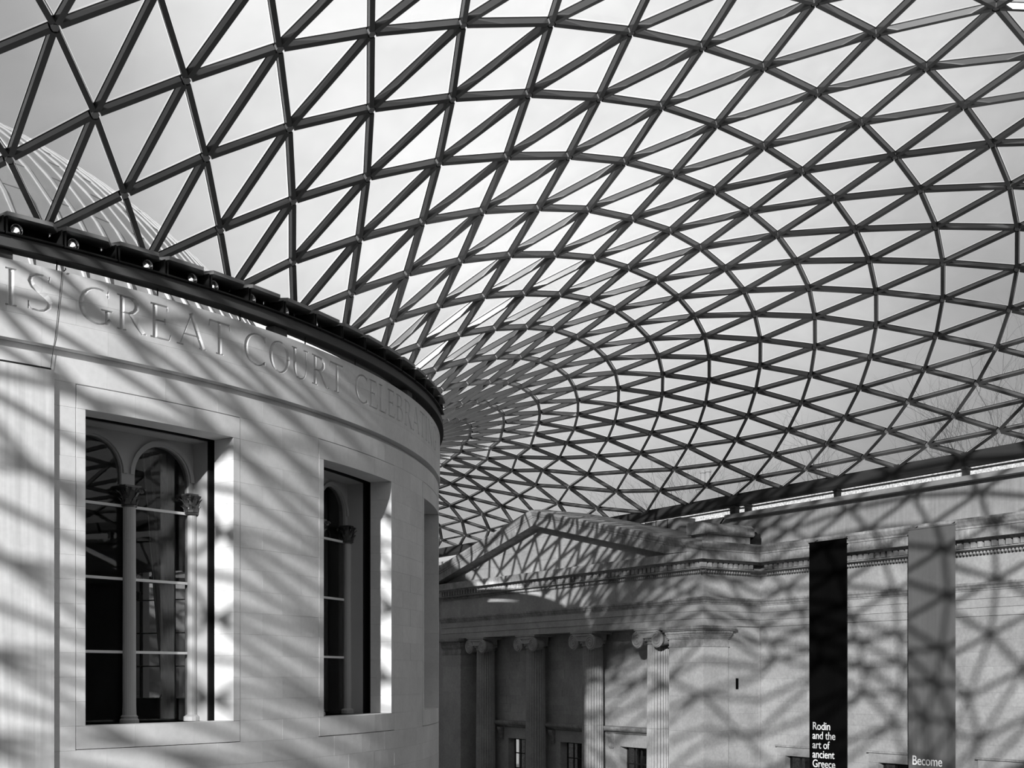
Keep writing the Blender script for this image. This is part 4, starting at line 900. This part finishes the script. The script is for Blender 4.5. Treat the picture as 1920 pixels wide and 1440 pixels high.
mb.sweep(FW, [(-0.7, -2.86), (-0.36, -2.86), (-0.36, 5.62), (-0.7, 5.62)], YD, YB)
mb.sweep(FW, [(-0.7, -4.8), (-0.04, -4.8), (-0.04, -6.2), (-0.7, -6.2)], YD, WY[2] - 1.4)
mb.sweep(FW, [(-0.7, -4.8), (-0.04, -4.8), (-0.04, -6.2), (-0.7, -6.2)], WY[0] + 1.4, YB)
for a, b in zip(WY[1:], WY[:-1]): mb.sweep(FW, [(-0.7, -4.8), (-0.04, -4.8), (-0.04, -6.2), (-0.7, -6.2)], a + 1.4, b - 1.4)
# plain continuation south and north of the detailed part
mb.sweep(FW, [(-0.7, -11.7), (0.0, -11.7), (0.0, 4.8), (0.6, 4.9), (0.75, 5.6), (0.0, 5.65), (0.0, 7.0), (0.17, 7.0), (0.17, 7.2), (-0.7, 7.2)], YS, YD)
mb.sweep(FW, [(-0.7, -11.7), (0.0, -11.7), (0.0, 4.8), (0.6, 4.9), (0.75, 5.6), (0.0, 5.65), (0.0, 7.0), (0.17, 7.0), (0.17, 7.2), (-0.7, 7.2)], 13.1, YN)
mb.sweep(FW, [(-0.7, 5.0), (-0.05, 5.0), (-0.05, 6.6), (-0.7, 6.6)], YB, 13.1)
mb.build('plain_walling', M_OLD, east)

# portico flank, antae, back wall
ashlar(portico, FS, 34.78, W - 0.02, [2.19, 1.36, 0.62, -0.1, -0.8, -1.5, -2.2, -2.9, -3.6], 1.2, [], 'ashlar_block', M_OLD, o1=-0.07, seed=5)
mb = MB(); mb.box((34.78, YB + 0.36, -11.7), (W + 0.6, YB + 0.6, 5.6)); mb.box((W - 0.05, YB + 0.03, -11.7), (W + 0.6, YB + 0.36, 5.6)); mb.box((34.78, YB + 0.07, -11.7), (W, YB + 0.36, -3.6)); prt(mb, 'plain_walling', M_OLD, portico)
mb = MB(); mb.box((35.24, YB + 0.055, -0.47), (35.385, YB + 0.069, -0.005)); prt(mb, 'slot_shade', M_CLOTHB, portico)  # black plate painted for the shade inside a slot that is not cut
def anta(y0, y1, name):
    x0, x1 = XP, 34.77
    root = MB(); root.box((x0 + 0.02, y0 + 0.02, -11.7), (x1 - 0.02, y1 - 0.02, 1.34))
    a = prt(root, 'pilaster', M_OLD, portico)
    zs = [1.31, 0.65, -0.76, -2.23, -3.7, -5.2]
    for i, (zt, zb) in enumerate(zip(zs[:-1], zs[1:])):
        cut = [y0, y1] if i % 2 else [y0, y0 + 1.35, y1]
        for p, q in zip(cut[:-1], cut[1:]):
            mb = MB(); mb.box((x0, p + J, zb + J), (x1, q - J, zt - J)); link_sub(mb, 'ashlar_block', M_OLD, a)
    mb = MB()
    for z0, z1, e in ((1.315, 1.37, 0.025), (1.37, 1.66, 0.0), (1.66, 1.72, 0.04), (1.72, 1.80, 0.075), (1.80, 1.86, 0.10), (1.87, 1.99, 0.13), (2.0, 2.06, 0.2), (2.06, 2.185, 0.25)):
        mb.box((x0 - e, y0 - e, z0), (x1 + e, y1 + (e if name else 0.02), z1))
    n = int((y1 - y0) / 0.085)
    for i in range(n):
        c = (x0 - 0.13, y0 + 0.04 + i * 0.085, 1.93)
        mb.lathe([(0.012, -0.05), (0.036, -0.015), (0.036, 0.025), (0.015, 0.055)], 6, lambda x, y, z: (c[0] + x, c[1] + y, c[2] + z))
    for i in range(int((x1 - x0) / 0.085)):
        c = (x0 + 0.04 + i * 0.085, y0 - 0.13, 1.93)
        mb.lathe([(0.012, -0.05), (0.036, -0.015), (0.036, 0.025), (0.015, 0.055)], 6, lambda x, y, z: (c[0] + x, c[1] + y, c[2] + z))
    link_sub(mb, 'capital', M_MOULD, a)
def link_sub(mb, name, mat, par):
    o = mb.build(name, mat, None); o.parent = par
    o.matrix_parent_inverse = Matrix.Identity(4)
    # the part itself sits at the portico with its mesh in world space
    return o
anta(YB, -7.0, True)
anta(10.92, 12.96, True)
XB = 34.62
BZ = [2.19, 1.78, 1.33, 0.88, 0.43, -0.02, -0.47, -0.92, -1.37, -1.82, -2.25, -2.75, -3.2, -3.7, -4.2, -4.7]
COLY = [-5.57, -0.65, 4.27, 9.2]
BAY = [-3.11, 1.81, 6.73]
FB = lambda s, o, z: (XB - o, s, z)
ashlar(portico, FB, -7.0, 10.92, BZ, 1.0, [(y - 1.5, y + 1.5, -2.3) for y in BAY], 'wall_block', M_OLD, o0=-0.3, o1=0.0, seed=9)
mb = MB(); mb.box((XB + 0.3, -7.0, -2.3), (XB + 0.5, 10.92, 2.4)); mb.box((XB, -7.0, -11.7), (XB + 0.5, 10.92, -6.5))
a = -7.0
for y in BAY + [None]:
    b = y - 1.5 if y else 10.92
    mb.box((XB + 0.3, a, -6.5), (XB + 0.5, b, -2.3)); mb.box((XB + 0.01, a, -6.5), (XB + 0.3, b, -4.7))
    if y: a = y + 1.5
mb.box((XP + 0.05, -7.0, 2.2), (XB + 0.5, 10.92, 2.42)); mb.box((XP + 0.42, YB + 0.45, 2.45), (XP + 0.9, PY1, 5.0)); mb.box((XP, 12.96, -11.7), (XB, 14.2, 2.19))
prt(mb, 'plain_walling', M_OLD, portico)
for n, y in enumerate(BAY, 9):
    w = struct(empty('window_%d' % n))
    mb = MB(); mb.sweep(FB, [(-0.3, -2.6), (0.05, -2.6), (0.12, -2.52), (0.28, -2.47), (0.34, -2.40), (0.36, -2.32), (0.36, -2.28), (-0.3, -2.22)], y - 2.2, y + 2.2); mb.build('window_cornice', M_MOULD, w)
    for s in (-1, 1):
        mb = MB(); mb.sweep(lambda s_, o, z: FB(s_, o, z), [(0, -3.25), (0.07, -3.3), (0.12, -3.2), (0.10, -3.05), (0.16, -2.9), (0.24, -2.75), (0.27, -2.62), (0, -2.6)], y + s * 1.78 - 0.15, y + s * 1.78 + 0.15); mb.build('console', M_MOULD, w)
        a, b = sorted((y + s * 1.1, y + s * 1.5))
        mb = MB(); mb.fbox(FB, (a, -0.4, -7), (b, 0.05, -3.2)); mb.build('jamb', M_OLD, w)
    mb = MB(); mb.fbox(FB, (y - 1.5, -0.4, -3.2), (y + 1.5, 0.05, -2.62)); mb.build('lintel', M_OLD, w)
    mb = MB(); mb.fbox(FB, (y - 1.1, -0.42, -7), (y + 1.1, -0.405, -3.2)); mb.build('window_pane', M_WINGLASS, w)
    for q in (-1.05, -0.52, 0.0, 0.52, 1.05):
        mb = MB(); mb.fbox(FB, (y + q - 0.035, -0.40, -7), (y + q + 0.035, -0.35, -3.2)); mb.build('glazing_bar', M_BLACK, w)
    for z in (-3.25, -4.0, -4.8):
        mb = MB(); mb.fbox(FB, (y - 1.1, -0.40, z - 0.03), (y + 1.1, -0.355, z + 0.03)); mb.build('glazing_bar', M_BLACK, w)
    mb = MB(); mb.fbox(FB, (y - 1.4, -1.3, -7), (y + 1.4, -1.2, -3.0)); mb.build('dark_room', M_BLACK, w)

# Ionic columns
XC = 33.98
def column(y, label):
    c = thing('ionic_column', label, 'column', (XC, y, -11.7), 'fluted columns of the portico')
    fr = lambda x, q, z: (XC + x, y + q, z)
    zz = [-11.2, -6.6, -2.22, 1.52]
    rad = lambda z: 0.56 - 0.075 * ((z + 11.2) / 12.7) ** 1.5
    for a, b in zip(zz[:-1], zz[1:]):
        mb = MB(); mb.lathe([(rad(a), a + 0.004), (rad((a + b) / 2), (a + b) / 2), (rad(b), b - 0.004)], 144, fr, flute=24, depth=0.062)
        place(mb.build('shaft_drum', M_OLD), c)
    mb = MB(); mb.lathe([(0.75, -11.7), (0.75, -11.5), (0.7, -11.42), (0.62, -11.38), (0.66, -11.28), (0.58, -11.2)], 32, fr); place(mb.build('base', M_OLD), c)
    cap = place(MB_cap(fr), c)
    vo = []
    for s in (-1, 1):
        mb = MB()
        ce = 0.68 * s
        # bolster running front to back, narrow at its waist
        mb.lathe([(0.02, -0.66), (0.36, -0.66), (0.375, -0.62), (0.36, -0.56), (0.30, -0.45), (0.26, -0.1), (0.02, -0.1)], 28, lambda a, b, t: fr(t, ce + a, 1.70 + b))
        o = mb.build('volute', M_OLD, None, False); sub(o, cap)
        mb = MB()
        pts = []
        for i in range(61):
            t = i / 60
            ph = PI / 2 - s * 0 + (2 * PI * 2.6) * t * (1 if s > 0 else -1) * -1
            r = 0.29 * (1 - t) ** 0.9 + 0.06
            pts.append(fr(-0.67, ce + r * math.cos(ph), 1.70 + r * math.sin(ph)))
        mb.tube(pts, 0.036, 6, 0.022)
        mb.lathe([(0.001, -0.72), (0.05, -0.70), (0.07, -0.66)], 12, lambda a, b, t: fr(t, ce + a, 1.70 + b))
        o = mb.build('volute', M_OLD, None, False); sub(o, cap)
    return c
def sub(o, par):       # child of a part; the part keeps its mesh in world space through its own inverse
    o.parent = par
    return o
def MB_cap(fr):
    mb = MB()
    # abacus, canalis band with a sagging lower edge, echinus with eggs
    mb.fbox(fr, (-0.64, -0.84, 2.075), (0.50, 0.84, 2.185)); mb.fbox(fr, (-0.68, -0.9, 2.12), (0.54, 0.9, 2.18))
    N = 12
    for i in range(N):
        a, b = -0.70 + 1.4 * i / N, -0.70 + 1.4 * (i + 1) / N
        lo = lambda y_: 1.80 - 0.05 * (1 - (y_ / 0.7) ** 2)
        for e0, e1, t in ((-0.62, 0.3, 0.0), (-0.675, -0.64, 0.0)):
            if e0 == -0.675:
                for z0, z1 in ((2.0, 2.07), (None, 0.06)):
                    if z0 is None:
                        mb.hexa([fr(e0, a, lo(a)), fr(e1, a, lo(a)), fr(e1, b, lo(b)), fr(e0, b, lo(b)), fr(e0, a, lo(a) + z1), fr(e1, a, lo(a) + z1), fr(e1, b, lo(b) + z1), fr(e0, b, lo(b) + z1)])
                    else:
                        mb.fbox(fr, (e0, a, z0), (e1, b, z1))
            else:
                mb.hexa([fr(e0, a, lo(a)), fr(e1, a, lo(a)), fr(e1, b, lo(b)), fr(e0, b, lo(b)), fr(e0, a, 2.075), fr(e1, a, 2.075), fr(e1, b, 2.075), fr(e0, b, 2.075)])
    mb.lathe([(0.49, 1.50), (0.53, 1.52), (0.53, 1.56), (0.50, 1.58), (0.56, 1.66), (0.64, 1.76), (0.62, 1.80)], 32, fr)
    for i in range(24):
        a = 2 * PI * i / 24
        cx, cy = 0.585 * math.cos(a), 0.585 * math.sin(a)
        mb.lathe([(0.01, -0.06), (0.045, -0.02), (0.05, 0.03), (0.02, 0.07)], 6, lambda x, y, z: fr(cx + x, cy + y, 1.68 + z))
    return mb.build('capital', M_OLD, None)
names = ['fluted Ionic column beside the right end pier, brightly lit with shadow bands', 'fluted Ionic column second from the right pier, sunlit low on its shaft', 'fluted Ionic column in deep shade, third from the right pier', 'fluted Ionic column nearest the drum, darkest of the four']
for y, l in zip(COLY, names): column(y, l)

# pediment
AY, AZ, SL = 2.72, 8.30, 0.2215
def rk(side):
    return lambda s, o, z: (XP - o, AY + side * s, max(AZ - SL * s + z, 5.235 + 0.02 * z))
RAKE = [(-0.3, -0.76), (0.45, -0.76), (0.56, -0.74), (0.60, -0.76), (0.60, -0.38), (0.63, -0.36), (0.63, -0.31), (0.68, -0.25), (0.75, -0.1), (0.75, 0.0), (-0.3, 0.08)]
for side, L_ in ((-1, AY - YB), (1, 11.6)):
    ps = pieces(0, L_, 1.6)
    for i, (a, b) in enumerate(ps):
        mb = MB(); mb.sweep(rk(side), RAKE, a + (J if i else 0), b - (J if side > 0 or i < len(ps) - 1 else 0), 0, 1 if side < 0 and i == len(ps) - 1 else 0); prt(mb, 'raking_cornice_block', M_MOULD, portico)
# tympanum: courses of blocks cut to the slope
zs = [5.27, 5.85, 6.43, 7.01, 7.56]
def half(z): return (AZ - 0.76 - z) / SL
for i, (zb, zt) in enumerate(zip(zs[:-1], zs[1:])):
    lb, lt = half(zb), max(0.02, half(zt))
    n = max(1, round(2 * lb / 2.3))
    for k in range(n):
        f0, f1 = -1 + 2 * k / n, -1 + 2 * (k + 1) / n
        def yb_(f): return AY + clip(f * lb, -lb, lb)
        def yt_(f): return AY + clip(f * lb, -lt, lt)
        a, b = yb_(f0) + J, yb_(f1) - J; c, d = yt_(f0) + J, yt_(f1) - J
        if d - c < 0.02: c, d = (c + d) / 2 - 0.01, (c + d) / 2 + 0.01
        mb = MB(); mb.hexa([(XP + 0.3, a, zb + J), (XP + 0.02, a, zb + J), (XP + 0.02, b, zb + J), (XP + 0.3, b, zb + J), (XP + 0.3, c, zt - J), (XP + 0.02, c, zt - J), (XP + 0.02, d, zt - J), (XP + 0.3, d, zt - J)])
        prt(mb, 'tympanum_block', M_OLD, portico)
mb = MB()
for side, L_ in ((-1, 11.8), (1, 11.6)):
    fr = rk(side)
    mb.hexa([fr(0, -0.3, -0.3), fr(0, -2.78, -0.3), fr(L_, -2.78, -0.3), fr(L_, -0.3, -0.3), fr(0, -0.3, 0.06), fr(0, -2.78, 0.06), fr(L_, -2.78, 0.06), fr(L_, -0.3, 0.06)])
mb.hexa([(XP + 0.31, AY - 10, 5.1), (XP + 0.5, AY - 10, 5.1), (XP + 0.5, AY + 10, 5.1), (XP + 0.31, AY + 10, 5.1), (XP + 0.31, AY - 0.2, 7.5), (XP + 0.5, AY - 0.2, 7.5), (XP + 0.5, AY + 0.2, 7.5), (XP + 0.31, AY + 0.2, 7.5)])
prt(mb, 'roof_slope', M_ROOFBOX, portico)
# corner block over the flank
mb = MB()
pr = [(-0.9, 5.98), (0.22, 5.98), (0.28, 6.04), (0.26, 6.30), (0.1, 6.44), (-0.9, 6.48)]
mb.sweep(FS, pr, XP - 0.15, 36.0); 
prt(mb, 'corner_block', M_MOULD, portico)
mb = MB(); mb.box((XP + 0.1, YB - 0.1, 5.6), (35.9, YB + 0.9, 5.98)); prt(mb, 'corner_plinth', M_MOULD, portico)
tag(None or (lambda m: (m.box((36.06, YB - 0.32, 5.62), (36.3, YB + 0.1, 6.1)), m.lathe([(0.10, 0), (0.11, 0.06), (0.05, 0.12)], 10, lambda x, y, z: (36.18 + x, YB - 0.1 + y, 6.1 + z)), m.build('roof_light', M_BLACK))[-1])(MB()), 'small black lamp box on the portico cornice beside the parapet', 'lamp')
# clad box on the wall top behind the pediment, and a cable from the coping end
bx = thing('vent_housing', 'dark panelled metal housing on the wall top behind the right pediment slope', 'housing', (36.5, -3.1, 6.6))
mb = MB(); mb.box((36.3, -4.3, 6.5), (37.2, -1.75, 7.42)); place(mb.build('casing', M_ROOFBOX), bx)
for a, b in ((-4.26, -3.45), (-3.4, -2.6), (-2.55, -1.8)):
    mb = MB(); mb.box((36.27, a, 6.55), (36.3, b, 7.36)); place(mb.build('panel', M_ROOFBOX), bx)
    mb = MB(); mb.box((36.25, b + 0.0, 6.5), (36.31, b + 0.05, 7.42)); place(mb.build('strip', M_BEAM), bx)
mb = MB(); mb.tube([(36.38, -7.28, 7.1), (36.4, -7.1, 7.0), (36.42, -6.75, 6.7), (36.4, -6.55, 6.35), (36.45, -6.5, 6.1)], 0.03, 6); mb.tube([(36.36, -7.2, 7.1), (36.4, -6.98, 6.95), (36.42, -6.68, 6.7), (36.42, -6.45, 6.35)], 0.015, 6)
tag(mb.build('parapet_cable', M_BLACK), 'dark cable dropping from the near end of the parapet coping', 'cable')
bal = thing('roof_railing', 'short pale railing seen in the gap left of the dark metal housing', 'railing', (36.5, -0.7, 6.9))
for i in range(6):
    mb = MB(); mb.box((36.5, -1.6 + 0.3 * i, 6.6), (36.56, -1.55 + 0.3 * i, 7.25)); place(mb.build('baluster', M_BEAM), bal)
mb = MB(); mb.box((36.48, -1.7, 7.22), (36.58, 0.1, 7.28)); place(mb.build('rail', M_BEAM), bal)

# banners -----------------------------------------------------------------------
def words_mesh(lines, size, leading, x0, y_top):
    cu = bpy.data.curves.new('lettering', 'FONT'); cu.body = '\n'.join(lines); cu.size = size; cu.space_line = leading; cu.extrude = 0.002; cu.offset = 0.003; cu.space_character = 0.98
    o = bpy.data.objects.new('lettering_curve', cu); C.objects.link(o)
    bpy.context.view_layer.update()
    me = bpy.data.meshes.new_from_object(o.evaluated_get(bpy.context.evaluated_depsgraph_get()))
    bpy.data.objects.remove(o); bpy.data.curves.remove(cu)
    return me
def banner(name, y0, y1, ztop, zbot, mat, label, lines, size, lead, tx, tz, sxz):
    x = 35.6
    b = thing(name, label, 'banner', (x, (y0 + y1) / 2, zbot), 'hanging exhibition banners')
    mb = MB(); N, Mz = 10, 24
    vs = []
    for sgn in (0, 1):
        for j in range(Mz + 1):
            for i in range(N + 1):
                z = ztop + (zbot - ztop) * j / Mz
                wv = 0.012 * math.sin(i * 1.1 + j * 0.13) * min(1, j / 4)
                vs.append((x + wv + 0.012 * sgn, y0 + (y1 - y0) * i / N, z))
    fs = []; k = (N + 1) * (Mz + 1)
    for j in range(Mz):
        for i in range(N):
            a = j * (N + 1) + i
            fs += [(a, a + 1, a + N + 2, a + N + 1), (k + a, k + a + N + 1, k + a + N + 2, k + a + 1)]
    for j in range(Mz):
        a = j * (N + 1); fs += [(a, a + N + 1, k + a + N + 1, k + a)]; a += N; fs += [(a, k + a, k + a + N + 1, a + N + 1)]
    for i in range(N):
        fs += [(i, k + i, k + i + 1, i + 1)]; a = Mz * (N + 1) + i; fs += [(a, a + 1, k + a + 1, k + a)]
    mb.add(vs, fs); place(mb.build('cloth', mat), b)
    mb = MB(); mb.tube([(x + 0.006, y0 - 0.03, ztop + 0.02), (x + 0.006, y1 + 0.03, ztop + 0.02)], 0.03, 8); place(mb.build('top_rail', mat), b)
    mb = MB()
    for y in (y0 + 0.2, y1 - 0.2): mb.tube([(x + 0.02, y, ztop + 0.02), (35.95, y, ztop + 0.19)], 0.015, 6)
    place(mb.build('bracket', M_BLACK), b)
    me = words_mesh(lines, size, lead, 0, 0); me.materials.clear(); me.materials.append(M_WHITE)
    for v in me.vertices:
        cx, cy, cz = v.co
        v.co = (x - 0.028 - cz, ty_(tx, cx * sxz), tz + cy)
    o = bpy.data.objects.new('lettering', me); C.objects.link(o); place(o, b); o['label'] = 'white printed words ' + ' '.join(lines)
    return b
def ty_(t, c): return t - c
banner('banner', -14.97, -13.03, 5.345, -6.5, M_CLOTHB, 'tall black banner reading Rodin and the art of ancient Greece', ['Rodin', 'and the', 'art of', 'ancient', 'Greece'], 0.43, 0.86, -13.22, -2.03, 0.95)
banner('banner', -19.95, -17.92, 5.38, -6.5, M_CLOTHG, 'tall grey banner with Become printed near the frame bottom', ['Become'], 0.48, 0.9, -18.10, -3.13, 0.86)

# ------------------------------------------------------------------ remaining shell of the court
fl_ = MB(); fl_.box((-40, -52, -12.0), (40, 53, -11.7)); struct(fl_.build('floor', M_FLOOR))
def shell_wall(name, boxes):
    mb = MB()
    for a, b in boxes: mb.box(a, b)
    struct(mb.build(name, M_OLD))
shell_wall('wall_west', [((-37.3, YS, -11.7), (-36.6, YN, 7.2))])
shell_wall('wall_north', [((-36.6, YN - 0.1, -11.7), (36.6, YN + 0.6, 7.2))])
shell_wall('wall_south', [((-36.6, YS - 0.7, -11.7), (-3.5, YS - 0.02, 7.2)), ((4.0, YS - 0.7, -11.7), (37.3, YS - 0.02, 7.2)), ((-3.5, YS - 0.7, -11.7), (4.0, YS - 0.02, -1.9)), ((-3.5, YS - 0.7, 3.2), (4.0, YS - 0.02, 7.2)),
    ((-3.7, YS - 4.2, -1.9), (4.2, YS - 0.7, -1.7)), ((-3.7, YS - 4.4, -1.9), (4.2, YS - 4.2, 3.4)), ((-3.9, YS - 4.4, -1.9), (-3.7, YS - 0.7, 3.4)), ((4.2, YS - 4.4, -1.9), (4.4, YS - 0.7, 3.4)), ((-3.7, YS - 4.2, 3.2), (4.2, YS - 0.7, 3.4))])

# ------------------------------------------------------------------ beyond the wall: bare trees and a chimney stack
def bare_tree(base, h, seed, label):
    rnd = random.Random(seed)
    t = thing('bare_tree', label, 'tree', base, None)
    tr, br, tw = MB(), MB(), MB()
    b0 = Vector(base)
    def grow(p, d, ln_, r, lev):
        pts = [p]; q = p; dd = d
        for i in range(3):
            dd = (dd + Vector((rnd.uniform(-.18, .18), rnd.uniform(-.18, .18), rnd.uniform(-.02, .12)))).normalized()
            q = q + dd * ln_ / 3; pts.append(q)
        (tr if lev == 0 else br if lev < 3 else tw).tube(pts, r, 6 if lev < 2 else 3, r * 0.6)
        if lev >= 7: return
        n = 3 if lev < 3 else rnd.choice((2, 3))
        for i in range(n):
            ax = Vector((rnd.gauss(0, 1), rnd.gauss(0, 1), rnd.gauss(0, .5)))
            nd = (dd + ax.normalized() * rnd.uniform(.45, .85)).normalized()
            grow(pts[-1] if i else pts[2], nd, ln_ * rnd.uniform(.62, .82), r * 0.55, lev + 1)
    grow(b0, Vector((0, 0, 1)), h * 0.34, h * 0.012, 0)
    place(tr.build('trunk', M_BARK, None, True, False), t)
    place(br.build('branches', M_BARK, None, False, False), t)
    place(stuff(tw.build('twigs', M_BARK, None, False, False)), t)
for x, y, z, h, s, l in ((76, 26, -8, 30, 3, 'bare tree beyond the wall, seen faintly through panes right of the pediment'), (68, 3, -8, 29, 5, 'bare tree beyond the wall, behind the panes above the black banner'), (72, -18, -8, 27, 8, 'bare tree beyond the wall, behind the panes above the grey banner')):
    bare_tree((x, y, z), h, s, l)
ch = thing('chimney_stack', 'pale chimney stack behind the glass just right of the pediment peak', 'chimney', (56, 17.5, -11.7))
mb = MB(); mb.box((55.6, 16.0, -11.7), (56.6, 16.9, 13.2)); mb.box((55.6, 17.9, -11.7), (56.3, 18.4, 12.9)); mb.box((55.5, 15.9, 13.0), (56.7, 17.0, 13.3)); place(mb.build('stack', M_BRICK), ch)
for y in (16.2, 16.7): 
    mb = MB(); mb.lathe([(0.22, 13.3), (0.17, 14.1), (0.24, 14.15), (0.22, 14.3)], 10, lambda a, b, c: (56 + a, y + b, c)); place(mb.build('pot', M_BRICK), ch)
bd = thing('gap_backdrop', 'added pale speckled building glimpsed in the gap between parapet coping and roof beam', 'backdrop', (53, -6, -11.7))  # made-up slab, kept pale so the gap looks like bright sky
mb = MB(); mb.box((52, -45, -11.7), (54, 34, 10.5)); place(mb.build('wall', M_SKYPAINT), bd)
mb = MB(); mb.box((51.8, -45.2, 10.5), (54.2, 34, 10.75)); place(mb.build('parapet', M_SKYPAINT), bd)
gr = MB(); gr.box((-200, -200, -12.6), (200, 200, -12.05)); struct(gr.build('ground', M_FLOOR))
